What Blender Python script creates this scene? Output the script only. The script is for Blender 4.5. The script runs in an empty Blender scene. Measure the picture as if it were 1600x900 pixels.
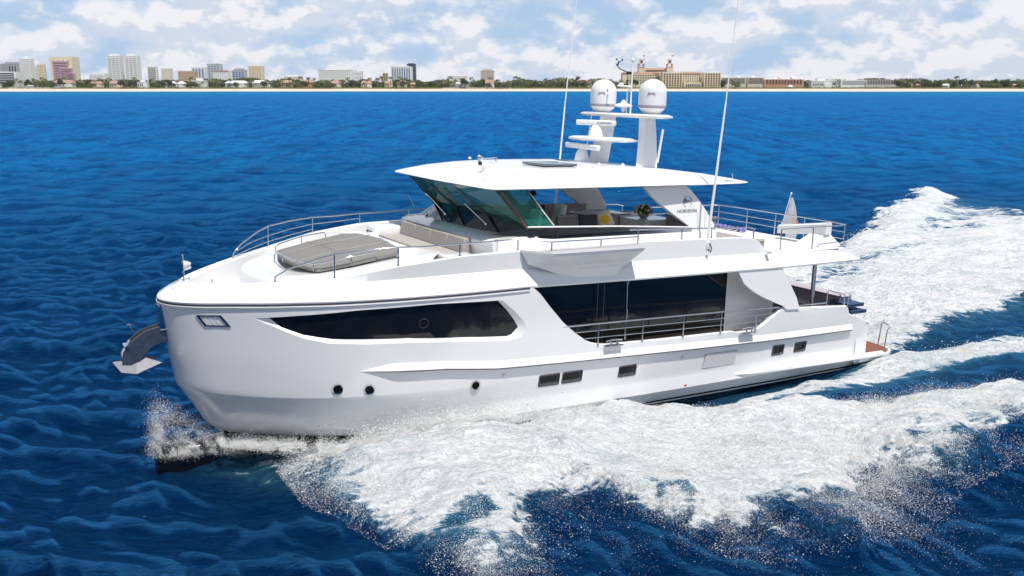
import bpy, bmesh, math, random
import numpy as np
from mathutils import Vector, Matrix, Euler
from mathutils.geometry import delaunay_2d_cdt

random.seed(7); rng = np.random.default_rng(11)
scene = bpy.context.scene
COL = scene.collection
R = math.radians

# ---------------------------------------------------------------- camera
cam_d = bpy.data.cameras.new('camera'); cam = bpy.data.objects.new('camera', cam_d); COL.objects.link(cam)
cam.location = (0, 0, 9.76); cam.rotation_euler = (R(90 - 12.007), 0, 0)
cam_d.sensor_width = 36; cam_d.lens = 33.75; cam_d.clip_start = 0.2; cam_d.clip_end = 60000
scene.camera = cam

# ---------------------------------------------------------------- sun + sky
SUN_EL = R(66)
SUN_H = Vector((0.56, -0.83, 0)).normalized()          # horizontal direction towards the sun
sun_dir = Vector((SUN_H.x * math.cos(SUN_EL), SUN_H.y * math.cos(SUN_EL), math.sin(SUN_EL)))
sl = bpy.data.lights.new('sun', 'SUN'); sl.energy = 4.8; sl.angle = R(0.53); sl.color = (1.0, 0.96, 0.9)
so = bpy.data.objects.new('sun', sl); COL.objects.link(so); so.location = (40, -60, 120)
so.rotation_euler = sun_dir.to_track_quat('Z', 'Y').to_euler()
world = bpy.data.worlds.new('World'); scene.world = world; world.use_nodes = True
nt = world.node_tree; nt.nodes.clear()
def N(tree, t, **kw):
    n = tree.nodes.new(t)
    for k, v in kw.items(): setattr(n, k, v)
    return n
def L(tree, a, b): tree.links.new(a, b)
def mathn(tree, op, a, b=None, c=None, clamp=False):
    n = N(tree, 'ShaderNodeMath', operation=op, use_clamp=clamp)
    for i, v in enumerate((a, b, c)):
        if v is None: continue
        if isinstance(v, (int, float)): n.inputs[i].default_value = v
        else: L(tree, v, n.inputs[i])
    return n.outputs[0]
def maprange(tree, v, a, b, c=0.0, d=1.0, smooth=True):
    n = N(tree, 'ShaderNodeMapRange'); n.interpolation_type = 'SMOOTHSTEP' if smooth else 'LINEAR'
    L(tree, v, n.inputs['Value'])
    for k, x in zip(('From Min', 'From Max', 'To Min', 'To Max'), (a, b, c, d)): n.inputs[k].default_value = x
    return n.outputs[0]
def mixc(tree, f, a, b):
    n = N(tree, 'ShaderNodeMix', data_type='RGBA')
    if isinstance(f, (int, float)): n.inputs[0].default_value = f
    else: L(tree, f, n.inputs[0])
    for i, v in ((6, a), (7, b)):
        if isinstance(v, tuple): n.inputs[i].default_value = v if len(v) == 4 else (*v, 1)
        else: L(tree, v, n.inputs[i])
    return n.outputs[2]
def noise(tree, vec, scale, detail=6, rough=0.55, lac=2.0, dist=0.0, typ='FBM'):
    n = N(tree, 'ShaderNodeTexNoise'); n.noise_dimensions = '3D'
    n.inputs['Scale'].default_value = scale; n.inputs['Detail'].default_value = detail
    n.inputs['Roughness'].default_value = rough; n.inputs['Lacunarity'].default_value = lac
    n.inputs['Distortion'].default_value = dist
    if vec is not None: L(tree, vec, n.inputs['Vector'])
    return n.outputs['Fac']
sky = N(nt, 'ShaderNodeTexSky', sky_type='NISHITA'); sky.sun_disc = False
sky.sun_elevation = SUN_EL; sky.sun_rotation = math.atan2(SUN_H.x, SUN_H.y); sky.altitude = 0
sky.air_density = 1.0; sky.dust_density = 0.6; sky.ozone_density = 2.0
tc = N(nt, 'ShaderNodeTexCoord')
sep = N(nt, 'ShaderNodeSeparateXYZ'); L(nt, tc.outputs['Generated'], sep.inputs[0])
# clouds live on the sky sphere: azimuth-like and elevation-like coordinates
hor = mathn(nt, 'SQRT', mathn(nt, 'ADD', mathn(nt, 'MULTIPLY', sep.outputs[0], sep.outputs[0]), mathn(nt, 'MULTIPLY', sep.outputs[1], sep.outputs[1])))
az = mathn(nt, 'ARCTAN2', sep.outputs[0], sep.outputs[1])
el = mathn(nt, 'ARCTAN2', sep.outputs[2], hor)
def cvec(dz):
    c = N(nt, 'ShaderNodeCombineXYZ')
    L(nt, mathn(nt, 'MULTIPLY', az, 1.0), c.inputs[0])
    L(nt, mathn(nt, 'MULTIPLY', mathn(nt, 'ADD', el, dz), 1.7), c.inputs[1]); c.inputs[2].default_value = 3.35
    return c.outputs[0]
def cloud_density(dz):
    v = cvec(dz)
    big = noise(nt, v, 5.5, 3, 0.5)
    puff = noise(nt, v, 17.0, 10, 0.58, 2.1)
    return mathn(nt, 'ADD', mathn(nt, 'MULTIPLY', big, 0.62), mathn(nt, 'MULTIPLY', puff, 0.5))
d0 = cloud_density(0.0); d1 = cloud_density(0.010)
# more open sky higher up, a milky bank near the horizon
cover = mathn(nt, 'ADD', d0, maprange(nt, el, 0.0, 0.10, 0.05, 0.0, False))
mask = maprange(nt, cover, 0.475, 0.60)
lit = maprange(nt, mathn(nt, 'SUBTRACT', d0, d1), -0.02, 0.035)
cl_col = mixc(nt, lit, (7.7, 8.3, 9.6, 1), (10.6, 10.5, 10.7, 1))
veil = mixc(nt, maprange(nt, el, 0.0, 0.45, 0.88, 0.05, False), sky.outputs[0], (4.9, 7.1, 10.4, 1))
allsky = mixc(nt, mathn(nt, 'MULTIPLY', mask, maprange(nt, el, .2, .75, .9, .30)), veil, cl_col)
bg = N(nt, 'ShaderNodeBackground'); bg.inputs['Strength'].default_value = 0.086
L(nt, allsky, bg.inputs['Color'])
wo = N(nt, 'ShaderNodeOutputWorld'); L(nt, bg.outputs[0], wo.inputs['Surface'])
scene.view_settings.view_transform = 'Standard'; scene.view_settings.look = 'None'
scene.view_settings.exposure = 0.04; scene.view_settings.gamma = 1.0; scene.view_settings.use_curve_mapping = False
scene.render.engine = 'CYCLES'
scene.cycles.max_bounces = 8; scene.cycles.transparent_max_bounces = 12
scene.cycles.caustics_reflective = False; scene.cycles.caustics_refractive = False

# ---------------------------------------------------------------- materials
MATS = {}
def mat(name, col, rough=0.5, metal=0.0, coat=0.0, var=0.04, vscale=3.0, bump=0.0, bscale=40.0, spec=0.5, trans=0.0):
    if name in MATS: return MATS[name]
    m = bpy.data.materials.new(name); m.use_nodes = True; t = m.node_tree
    b = t.nodes['Principled BSDF']
    b.inputs['Metallic'].default_value = metal; b.inputs['Roughness'].default_value = rough
    b.inputs['Specular IOR Level'].default_value = spec
    if coat: b.inputs['Coat Weight'].default_value = coat; b.inputs['Coat Roughness'].default_value = 0.04
    if trans: b.inputs['Transmission Weight'].default_value = trans
    c = N(t, 'ShaderNodeTexCoord')
    nz = noise(t, c.outputs['Object'], vscale, 5, 0.6)
    lo = tuple(max(0, x * (1 - var)) for x in col); hi = tuple(min(1, x * (1 + var)) for x in col)
    L(t, mixc(t, nz, lo, hi), b.inputs['Base Color'])
    rr = maprange(t, noise(t, c.outputs['Object'], vscale * 2.3, 4), 0.3, 0.7, max(0.0, rough * 0.85), min(1, rough * 1.15), False)
    L(t, rr, b.inputs['Roughness'])
    if bump:
        bn = N(t, 'ShaderNodeBump'); bn.inputs['Strength'].default_value = bump; bn.inputs['Distance'].default_value = 0.02
        L(t, noise(t, c.outputs['Object'], bscale, 4), bn.inputs['Height']); L(t, bn.outputs[0], b.inputs['Normal'])
    MATS[name] = m
    return m
gel = mat('white_gelcoat', (0.80, 0.80, 0.80), 0.22, 0, 0.6, 0.015, 0.6)
hullm = mat('hull_gelcoat', (0.80, 0.80, 0.81), 0.12, 0, 0.9, 0.02, 0.5)
nonskid = mat('nonskid_deck', (0.74, 0.72, 0.70), 0.7, 0, 0, 0.03, 4, 0.2, 160)
boot = mat('black_antifoul', (0.006, 0.005, 0.006), 0.12, 0, 0.6, 0.3, 2)
blackglass = mat('black_glass', (0.006, 0.007, 0.009), 0.04, 0, 0.0, 0.1, 1, spec=0.65)
blackgloss = mat('black_gloss_paint', (0.008, 0.007, 0.010), 0.08, 0, 0.5, 0.1, 1)
steel = mat('polished_steel', (0.66, 0.66, 0.67), 0.09, 1.0, 0, 0.05, 9)
brushed = mat('brushed_steel', (0.60, 0.59, 0.58), 0.34, 1.0, 0, 0.1, 9, 0.05, 90)
stripem = mat('dark_stripe', (0.06, 0.06, 0.08), 0.3)
teak = mat('varnished_teak', (0.20, 0.060, 0.018), 0.5, 0, 0, 0.5, 7)
greyfab = mat('grey_canvas', (0.205, 0.20, 0.19), 0.95, 0, 0, 0.14, 5, 0.3, 120)
taupe = mat('taupe_vinyl', (0.33, 0.30, 0.28), 0.6, 0, 0, 0.08, 3, 0.15, 60)
taupel = mat('light_taupe_vinyl', (0.42, 0.385, 0.355), 0.6, 0, 0, 0.06, 3, 0.1, 60)
bluefab = mat('navy_cushion', (0.03, 0.07, 0.16), 0.7, 0, 0, 0.15, 4, 0.2, 80)
darkfab = mat('charcoal_cushion', (0.035, 0.035, 0.04), 0.8, 0, 0, 0.2, 4, 0.2, 80)
seatw = mat('white_leather', (0.82, 0.81, 0.78), 0.5, 0, 0, 0.05, 4, 0.1, 40)
greywood = mat('grey_cabinet', (0.34, 0.28, 0.27), 0.4, 0, 0, 0.1, 6)
radome = mat('radome_white', (0.80, 0.80, 0.80), 0.32, 0, 0.2, 0.02, 2)
bandgrey = mat('radome_band', (0.33, 0.33, 0.37), 0.4)
antenna = mat('antenna_fibreglass', (0.80, 0.80, 0.80), 0.35)
rubber = mat('black_rubber', (0.02, 0.02, 0.02), 0.6)
amber = mat('amber_mat', (0.55, 0.28, 0.05), 0.5)
markgrey = mat('grey_lettering', (0.22, 0.22, 0.25), 0.4)
markpurple = mat('purple_lettering', (0.16, 0.06, 0.22), 0.5)
brownglass = None
def glassmat(name, tint, refl=0.06, dark=0.0, transp=1.0):
    m = bpy.data.materials.new(name); m.use_nodes = True; t = m.node_tree; t.nodes.clear()
    tr = N(t, 'ShaderNodeBsdfTransparent'); tr.inputs[0].default_value = (*tint, 1)
    gl = N(t, 'ShaderNodeBsdfGlossy'); gl.inputs['Roughness'].default_value = 0.02
    df = N(t, 'ShaderNodeBsdfDiffuse'); df.inputs[0].default_value = (tint[0] * .15, tint[1] * .38, tint[2] * .36, 1)
    fr = N(t, 'ShaderNodeFresnel'); fr.inputs[0].default_value = 1.5
    m1 = N(t, 'ShaderNodeMixShader'); m1.inputs[0].default_value = 1 - transp
    L(t, tr.outputs[0], m1.inputs[1]); L(t, df.outputs[0], m1.inputs[2])
    m2 = N(t, 'ShaderNodeMixShader'); L(t, mathn(t, 'MULTIPLY', fr.outputs[0], refl, clamp=True), m2.inputs[0])
    L(t, m1.outputs[0], m2.inputs[1]); L(t, gl.outputs[0], m2.inputs[2])
    o = N(t, 'ShaderNodeOutputMaterial'); L(t, m2.outputs[0], o.inputs[0])
    MATS[name] = m; return m
greenglass = glassmat('green_tinted_glass', (0.24, 0.68, 0.55), 0.32, transp=0.62)
brownglass = glassmat('brown_tinted_glass', (0.20, 0.10, 0.09), 0.6, transp=0.8)

# ---------------------------------------------------------------- object helpers
def tag(o, label=None, cat=None, group=None, kind=None):
    if label: o['label'] = label
    if cat: o['category'] = cat
    if group: o['group'] = group
    if kind: o['kind'] = kind
    return o
def empty(name, loc=(0, 0, 0), rz=0.0, parent=None):
    o = bpy.data.objects.new(name, None); COL.objects.link(o); o.location = loc; o.rotation_euler = (0, 0, rz)
    o.empty_display_size = 0.3
    if parent: o.parent = parent
    return o
def mesh_obj(name, verts, faces, m, parent=None, smooth=None, mats=None, fm=None):
    me = bpy.data.meshes.new(name); me.from_pydata([tuple(v) for v in verts], [], [tuple(f) for f in faces])
    for x in (mats or [m]): me.materials.append(x)
    if fm is not None: me.polygons.foreach_set('material_index', fm)
    if smooth is not None:
        me.polygons.foreach_set('use_smooth', [True] * len(me.polygons)); me.update()
        if smooth < 179: me.set_sharp_from_angle(angle=R(smooth))
    me.update()
    o = bpy.data.objects.new(name, me); COL.objects.link(o)
    if parent: o.parent = parent
    return o
class MB:
    """collects shapes for ONE mesh"""
    def __init__(s): s.v = []; s.f = []; s.mi = []
    def add(s, v, f, mi=0):
        n = len(s.v); s.v += [tuple(x) for x in v]; s.f += [tuple(i + n for i in g) for g in f]; s.mi += [mi] * len(f); return s
    def box(s, x0, x1, y0, y1, z0, z1, mi=0):
        v = [(x, y, z) for x in (x0, x1) for y in (y0, y1) for z in (z0, z1)]
        return s.add(v, [(0, 1, 3, 2), (4, 6, 7, 5), (0, 4, 5, 1), (2, 3, 7, 6), (0, 2, 6, 4), (1, 5, 7, 3)], mi)
    def rbox(s, x0, x1, y0, y1, z0, z1, r=0.03, mi=0, seg=3, M=None):
        bm = bmesh.new(); bmesh.ops.create_cube(bm, size=1)
        for v in bm.verts:
            v.co = Vector(((x0 + x1) / 2 + v.co.x * (x1 - x0), (y0 + y1) / 2 + v.co.y * (y1 - y0), (z0 + z1) / 2 + v.co.z * (z1 - z0)))
        bmesh.ops.bevel(bm, geom=bm.edges[:], offset=min(r, abs(x1 - x0) * .49, abs(y1 - y0) * .49, abs(z1 - z0) * .49), segments=seg, affect='EDGES', profile=0.5)
        bm.verts.ensure_lookup_table(); bm.verts.index_update()
        vs = [(M @ v.co if M else v.co.copy()) for v in bm.verts]; fs = [[v.index for v in f.verts] for f in bm.faces]
        bm.free(); return s.add(vs, fs, mi)
    def tube(s, pts, r, n=8, mi=0, caps=True, rr=None):
        P = [Vector(p) for p in pts]; vs = []; fs = []; up = None
        for i, p in enumerate(P):
            d = (P[min(i + 1, len(P) - 1)] - P[max(i - 1, 0)]).normalized()
            a = d.orthogonal().normalized() if up is None else (up - d * up.dot(d)).normalized()
            up = a; b = d.cross(a); q = rr[i] if rr else r
            for k in range(n):
                t = 2 * math.pi * k / n; vs.append(p + a * (q * math.cos(t)) + b * (q * math.sin(t)))
        for i in range(len(P) - 1):
            for k in range(n):
                fs.append((i * n + k, i * n + (k + 1) % n, (i + 1) * n + (k + 1) % n, (i + 1) * n + k))
        if caps: fs.append(tuple(range(n))[::-1]); fs.append(tuple((len(P) - 1) * n + k for k in range(n)))
        return s.add(vs, fs, mi)
    def lathe(s, prof, c, n=24, mi=0, axis=None, cap=True):
        vs = []; fs = []; Q = None
        if axis is not None: Q = Vector((0, 0, 1)).rotation_difference(Vector(axis).normalized())
        for (r, z) in prof:
            for k in range(n):
                t = 2 * math.pi * k / n; p = Vector((r * math.cos(t), r * math.sin(t), z))
                if Q: p = Q @ p
                vs.append(p + Vector(c))
        for i in range(len(prof) - 1):
            for k in range(n): fs.append((i * n + k, i * n + (k + 1) % n, (i + 1) * n + (k + 1) % n, (i + 1) * n + k))
        if cap and prof[0][0] > 1e-4: fs.append(tuple(range(n))[::-1])
        if cap and prof[-1][0] > 1e-4: fs.append(tuple((len(prof) - 1) * n + k for k in range(n)))
        return s.add(vs, fs, mi)
    def prism(s, poly, a, b, mi=0):
        """poly: 3-D outline; a, b: offset vectors of the two faces"""
        n = len(poly); a = Vector(a); b = Vector(b)
        vs = [Vector(p) + a for p in poly] + [Vector(p) + b for p in poly]
        return s.add(vs, [tuple(range(n)), tuple(range(n, 2 * n))[::-1]] + [(i, i + n, (i + 1) % n + n, (i + 1) % n) for i in range(n)], mi)
    def grid(s, rows, mi=0, closed=False):
        n = len(rows[0]); vs = [p for r in rows for p in r]; fs = []
        for i in range(len(rows) - 1):
            for k in range(n if closed else n - 1):
                k2 = (k + 1) % n
                fs.append((i * n + k, i * n + k2, (i + 1) * n + k2, (i + 1) * n + k))
        return s.add(vs, fs, mi)
    def build(s, name, m, parent=None, smooth=40, recalc=True):
        o = mesh_obj(name, s.v, s.f, None if isinstance(m, list) else m, parent, None, mats=m if isinstance(m, list) else None, fm=s.mi if isinstance(m, list) else None)
        if recalc:
            bm = bmesh.new(); bm.from_mesh(o.data); bmesh.ops.remove_doubles(bm, verts=bm.verts[:], dist=1e-5)
            bmesh.ops.recalc_face_normals(bm, faces=bm.faces[:]); bm.to_mesh(o.data); bm.free()
        if smooth is not None:
            o.data.polygons.foreach_set('use_smooth', [True] * len(o.data.polygons)); o.data.update()
            if smooth < 179: o.data.set_sharp_from_angle(angle=R(smooth))
        return o
def text_part(name, txt, size, M, m, parent, depth=0.004):
    c = bpy.data.curves.new(name, 'FONT'); c.body = txt; c.size = size; c.extrude = depth; c.align_x = 'CENTER'; c.resolution_u = 3
    t = bpy.data.objects.new(name, c); COL.objects.link(t)
    me = bpy.data.meshes.new_from_object(t.evaluated_get(bpy.context.evaluated_depsgraph_get()))
    bpy.data.objects.remove(t); me.transform(M); me.materials.clear(); me.materials.append(m); me.name = name
    o = bpy.data.objects.new(name, me); COL.objects.link(o); o.parent = parent
    return o
def lerp(x, xs, ys): return float(np.interp(x, xs, ys))
def crom(P, n=12):
    P = [np.array(p, float) for p in P]; P = [2 * P[0] - P[1]] + P + [2 * P[-1] - P[-2]]; out = []
    for i in range(1, len(P) - 2):
        for k in range(n):
            t = k / n; a, b, c, d = P[i - 1:i + 3]
            out.append(.5 * (2 * b + (c - a) * t + (2 * a - 5 * b + 4 * c - d) * t * t + (3 * b - a - 3 * c + d) * t ** 3))
    out.append(P[-2]); return out
# ---------------------------------------------------------------- boat frame
TH = R(30.7); BX, BY = 12.09, 36.66
FWD = np.array([-math.cos(TH), -math.sin(TH)]); PORT = np.array([math.sin(TH), -math.cos(TH)])
def to_boat(X, Y):
    dx = X - BX; dy = Y - BY
    return dx * FWD[0] + dy * FWD[1], dx * PORT[0] + dy * PORT[1]
def to_world(x, y):
    return BX + x * FWD[0] + y * PORT[0], BY + x * FWD[1] + y * PORT[1]

# ---------------------------------------------------------------- numpy noise
_perm = rng.random((256, 256)).astype(np.float32)
def vnoise(x, y):
    xi = np.floor(x).astype(np.int64); yi = np.floor(y).astype(np.int64); fx = x - xi; fy = y - yi
    fx = fx * fx * (3 - 2 * fx); fy = fy * fy * (3 - 2 * fy); a = xi & 255; b = yi & 255; c = (xi + 1) & 255; d = (yi + 1) & 255
    return (_perm[a, b] * (1 - fx) + _perm[c, b] * fx) * (1 - fy) + (_perm[a, d] * (1 - fx) + _perm[c, d] * fx) * fy
def fbm(x, y, oc=5, g=0.5):
    s = 0; a = 1; t = 0
    for i in range(oc):
        s = s + a * vnoise(x * 2 ** i + 17.3 * i, y * 2 ** i - 9.1 * i); t += a; a *= g
    return s / t
def ss(a, b, x):
    t = np.clip((x - a) / (b - a), 0, 1); return t * t * (3 - 2 * t)

# ---------------------------------------------------------------- wake description, in boat-plane metres (x forward, y to port)
OX = [-60, -30, -12, 4.0, 8.1, 11.6, 13.2, 15, 17, 18.5, 19.4, 20.6, 21.6, 22.2, 23.5, 24.9, 25.2]
OY = [30, 21, 14.2, 11.2, 11.5, 12.8, 12.2, 12.0, 9.6, 9.6, 10.6, 11.0, 8.2, 5.0, 2.3, 0.7, 0.0]
def outer_port(x): return np.interp(x, OX, OY)
def inner_port(x): return np.interp(x, [-30, -12, -3, 2, 5.2, 8.3, 10.2, 11.8, 12.6], [16, 10.5, 8.2, 7.5, 7.2, 5.6, 4.8, 3.6, 3.0])
def outer_stb(x): return np.interp(x, [-60, -48, -38, -27, -17, -8, 8, 20, 25], [-38, -31, -25.5, -19.3, -13.6, -11.0, -9.5, -5.0, 0.0])
def hull_y(x): return np.interp(x, [-0.5, 2, 12, 18, 21, 23, 24.6], [3.4, 3.4, 3.4, 3.1, 2.1, 1.0, 0.0])
def wake(xb, yb):
    """returns foam amount, raised height, aerated-water amount"""
    n1 = fbm(xb * .45 + 5, yb * .45, 5, .55); n2 = fbm(xb * 1.6, yb * 1.6 + 40, 5, .55); n3 = fbm(xb * .16 + 9, yb * .5 + 3, 4)
    n4 = fbm(xb * 0.9 + 60, yb * .9 + 7, 3)
    jag = (n1 - .5) * 4.2 + (n2 - .5) * 1.8
    # ---- port bow wave
    op = outer_port(xb) + jag * np.interp(xb, [-60, 10, 20, 25], [1.5, 1.1, .8, .1]); ip = inner_port(xb) + (n1 - .5) * 2.4
    dout = op - yb; din = np.where(xb > 12.6, yb - hull_y(xb) + 1.0, yb - ip)
    band = ss(-.2, 2.3, dout) * ss(-.6, .9, din) * (xb < 25.2)
    thick = np.interp(xb, [-60, -10, 4, 14, 20, 22, 25], [.45, .66, .98, 1.22, 1.10, .40, .15])
    # fingers and tears towards the outer rim, and a see-through stretch low on the side away from the hull
    hole = ss(.50, .66, n1) * ss(4.6, 0.8, dout) * .70 + ss(.54, .70, n3) * .30 + ss(.56, .68, n4) * ss(5.5, 2.5, dout) * .25
    f = band * thick * (1.0 - hole)
    f = np.maximum(f, .0)
    h = band * np.interp(xb, [-60, -10, 4, 12, 18, 21, 23, 25], [.2, .35, .42, .62, .78, .42, .18, 0]) * (.45 + .9 * n1)
    w = np.maximum(yb - hull_y(xb), 0)
    roll = np.exp(-((w - 1.0) / 1.5) ** 2) * np.interp(xb, [9, 11.5, 14, 18.2, 20.3, 22.2, 24.5], [0, .16, .66, .88, .48, .06, 0.0])
    h = h * ss(0, 3, w) + np.where(yb > 0, roll, 0)
    # ---- thin wash along the port quarter, then trailing aft
    qc = np.interp(xb, [-20, -3, .4, 5.3, 8.6, 12], [6.8, 4.8, 4.4, 4.25, 4.1, 4.0]); qw = np.interp(xb, [-20, 0, 5, 11.6, 12.2], [1.8, 1.15, .75, .25, .0])
    q = ss(1.3, .3, np.abs(yb - qc) / (qw + 1e-3)) * (xb < 12.2) * np.interp(xb, [-30, -12, -2, 8, 12], [.45, .6, .86, .74, .3])
    f = np.maximum(f, q * (.6 + .7 * n1)); h = h + q * .22 * (n1 + .3)
    # ---- propeller wash
    cw = np.interp(-xb, [-1.5, 0, 10, 30, 60], [2.6, 3.4, 5.0, 9, 15]); cy = np.interp(-xb, [0, 12, 40, 60], [-.8, -3.4, -10, -15])
    c = ss(1.2, .45, np.abs(yb - cy + jag * .35) / cw) * ss(.8, -1.2, xb)
    f = np.maximum(f, c * (.92 + .25 * (n1 - .5))); h = h + c * np.interp(-xb, [0, 5, 14, 40], [-.15, .55, .55, .25]) * (.4 + 1.1 * n1)
    # ---- starboard side
    os_ = outer_stb(xb) - jag * .7; ds = yb - os_
    st = ss(-.5, 1.5, ds) * (yb < cy) * ss(22, 16, xb)
    crest = np.exp(-((ds - 2.0) / 2.2) ** 2) * (yb < 0) * ss(16, 0, xb)
    streak = np.interp(xb, [-26, -12], [.66, .42]) + .62 * (n3 - .5) * 2 + .5 * (n1 - .5)
    f = np.maximum(f, st * np.clip(np.maximum(streak, .45 * (yb < 0)), 0, .9)); f = np.maximum(f, crest * (.9 + .5 * (n1 - .5)))
    h = h + crest * np.interp(-xb, [-16, 0, 15, 30, 50, 60], [.2, .4, .6, .75, .7, .4]) * (.4 + 1.1 * n1)
    aer = np.clip(np.maximum.reduce([band, st * .8, c, ss(2.2, .6, np.abs(yb - qc) / (qw + .4)) * (xb < 12)]) * 1.0, 0, 1)
    # teal trough between the quarter wash and the propeller wash
    tr = np.exp(-((yb - np.interp(-xb, [0, 4, 12, 30], [2.6, 2.2, .9, -1.0])) / np.interp(-xb, [0, 12, 30], [.5, 1.0, 1.6])) ** 2) * ss(-.5, -3, xb)
    f = f * (1 - .78 * tr * np.clip(1.25 - np.abs(n1 - .5) * 2, 0, 1)); h = h - .25 * tr; aer = np.maximum(aer, tr)
    h = h + .10 * np.exp(-(((xb - 24.6) / 1.6) ** 2 + (yb / 1.6) ** 2))
    g_ = xb - (-41 + .52 * (yb + 16.3)) + jag * 1.2; fade = ss(-2.5, 3.0, g_); f = f * fade; h = h * fade; aer = aer * ss(-9, 1, g_)
    wq = np.abs(yb) - hull_y(xb); h = h - .24 * np.exp(-(wq / .8) ** 2) * ss(12.3, 10.5, xb) * ss(-1, 1.5, xb)
    inside = ((np.abs(yb) < hull_y(xb) - .35) & (xb > .6) & (xb < 24.2))
    h = np.where(inside, np.minimum(h, -.25), h); f = np.where(inside, 0, f)
    return f, h, aer

# ---------------------------------------------------------------- sea
def polar_rows():
    rr = list(np.geomspace(13.5, 75, 560)); rr += list(np.geomspace(75, 1330, 400))[1:]
    rr = [0.5, 3, 6, 9, 11.5] + rr
    return np.array(rr)
def make_sea():
    rr = polar_rows(); az_d = np.linspace(-37, 37, 880); az_c = np.linspace(37, 323, 70)[1:-1]
    A = np.radians(np.concatenate([az_d, az_c])); na, nr = len(A), len(rr)
    RR, AA = np.meshgrid(rr, A, indexing='ij'); X = RR * np.sin(AA); Y = RR * np.cos(AA)
    dr = np.gradient(rr)[:, None]; step = np.maximum(dr, RR * math.radians(.085))
    step = np.where(np.abs(AA) <= R(37.1), step, RR * math.radians(4))
    Z = np.zeros_like(X); DX = np.zeros_like(X); DY = np.zeros_like(X)
    # wind sea: long swell down to short chop; each component fades where the mesh is too coarse to carry it
    lam = np.geomspace(17, .55, 52); main = math.radians(248)
    gust = .65 + .7 * fbm(X / 45 + 3, Y / 45 + 8, 3)
    for i, l in enumerate(lam):
        a = .0105 * l ** .93 * (.75 if l > 5 else 1.0); th = main + rng.normal(0, .75); k = 2 * math.pi / l; ph = rng.random() * 6.28
        if l > 9: a *= .55
        fade = np.clip((l / step - 2.2) / 3.0, 0, 1) * (.25 + 1.5 * vnoise(X / (3.2 * l) + 7.7 * i + 300, Y / (2.4 * l) + 3.1 * i + 300))
        q = k * (X * math.cos(th) + Y * math.sin(th)) + ph
        Z += a * fade * np.sin(q) * gust; DX += -a * .7 * fade * math.cos(th) * -np.cos(q) * gust; DY += -a * .7 * fade * math.sin(th) * -np.cos(q) * gust
    xb, yb = to_boat(X, Y)
    near = (RR < 130)
    f = np.zeros_like(X); h = np.zeros_like(X); ae = np.zeros_like(X)
    f[near], h[near], ae[near] = wake(xb[near], yb[near])
    # churned surface relief inside foam
    ch = (fbm(xb * 1.1, yb * 1.1, 6, .6) - .5) * .34 * np.clip(f * 1.3, 0, 1) * np.clip(.35 / step, 0, 1)
    ins = ((np.abs(yb) < hull_y(xb) - .2) & (xb > -.5) & (xb < 24.4)); calm = np.where(ins, .0, 1.0)
    ch = ch + (fbm(xb * .42 + 20, yb * .6 + 9, 3, .5) - .5) * .55 * np.clip(f * 1.3, 0, 1) * ss(110, 40, RR)
    Z = Z * calm * (1 - .5 * np.clip(ae, 0, 1)) + h + ch * calm
    # small drop of the surface at the near horizon keeps the shore line straight
    X = X + DX * calm; Y = Y + DY * calm
    co = np.stack([X, Y, Z], -1).reshape(-1, 3).astype(np.float32)
    i = np.arange(nr - 1)[:, None]; j = np.arange(na)[None, :]; j2 = (j + 1) % na
    F = np.stack([i * na + j, i * na + j2, (i + 1) * na + j2, (i + 1) * na + j], -1).reshape(-1, 4)[:, ::-1]
    me = bpy.data.meshes.new('sea'); me.vertices.add(len(co)); me.vertices.foreach_set('co', co.ravel())
    me.loops.add(F.size); me.loops.foreach_set('vertex_index', F.ravel().astype(np.int32))
    me.polygons.add(len(F)); me.polygons.foreach_set('loop_start', np.arange(0, F.size, 4, dtype=np.int32))
    me.polygons.foreach_set('use_smooth', np.ones(len(F), bool)); me.update()
    for nm, arr in (('foam', f), ('aerated', ae)):
        at = me.attributes.new(nm, 'FLOAT', 'POINT'); at.data.foreach_set('value', arr.astype(np.float32).ravel())
    o = bpy.data.objects.new('sea_water', me); COL.objects.link(o); o['kind'] = 'structure'
    # material
    m = bpy.data.materials.new('sea_water'); m.use_nodes = True; t = m.node_tree; b = t.nodes['Principled BSDF']; pass
    geo = N(t, 'ShaderNodeNewGeometry'); af = N(t, 'ShaderNodeAttribute', attribute_name='foam'); aa = N(t, 'ShaderNodeAttribute', attribute_name='aerated')
    pos = geo.outputs['Position']
    mp = N(t, 'ShaderNodeMapping'); L(t, pos, mp.inputs[0]); mp.inputs['Rotation'].default_value = (0, 0, R(22)); mp.inputs['Scale'].default_value = (.8, 2.1, 1)
    cd = N(t, 'ShaderNodeCameraData')
    rdg = lambda q: mathn(t, 'SUBTRACT', 1.0, mathn(t, 'ABSOLUTE', mathn(t, 'SUBTRACT', mathn(t, 'MULTIPLY', q, 2.0), 1.0))); r4 = noise(t, mp.outputs[0], 7.0, 4, .6); r1 = noise(t, mp.outputs[0], 2.3, 8, .66, 2.0, .6); r2 = noise(t, mp.outputs[0], .55, 5, .6); r3 = noise(t, mp.outputs[0], .13, 6, .62)
    hgt = mathn(t, 'ADD', mathn(t, 'ADD', mathn(t, 'MULTIPLY', r4, .11), mathn(t, 'MULTIPLY', r1, .85)), mathn(t, 'ADD', mathn(t, 'MULTIPLY', r2, 1.15), mathn(t, 'MULTIPLY', r3, 1.0)))
    bn = N(t, 'ShaderNodeBump'); bn.inputs['Strength'].default_value = 0.85; bn.inputs['Distance'].default_value = .62; L(t, hgt, bn.inputs['Height'])
    # foam break-up: big tears and fine lace
    fm = N(t, 'ShaderNodeMapping'); L(t, pos, fm.inputs[0]); fm.inputs['Rotation'].default_value = (0, 0, -TH); fm.inputs['Scale'].default_value = (.42, 1.45, 1)
    fn = noise(t, fm.outputs[0], 2.4, 10, .68, 2.1, .6)
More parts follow.
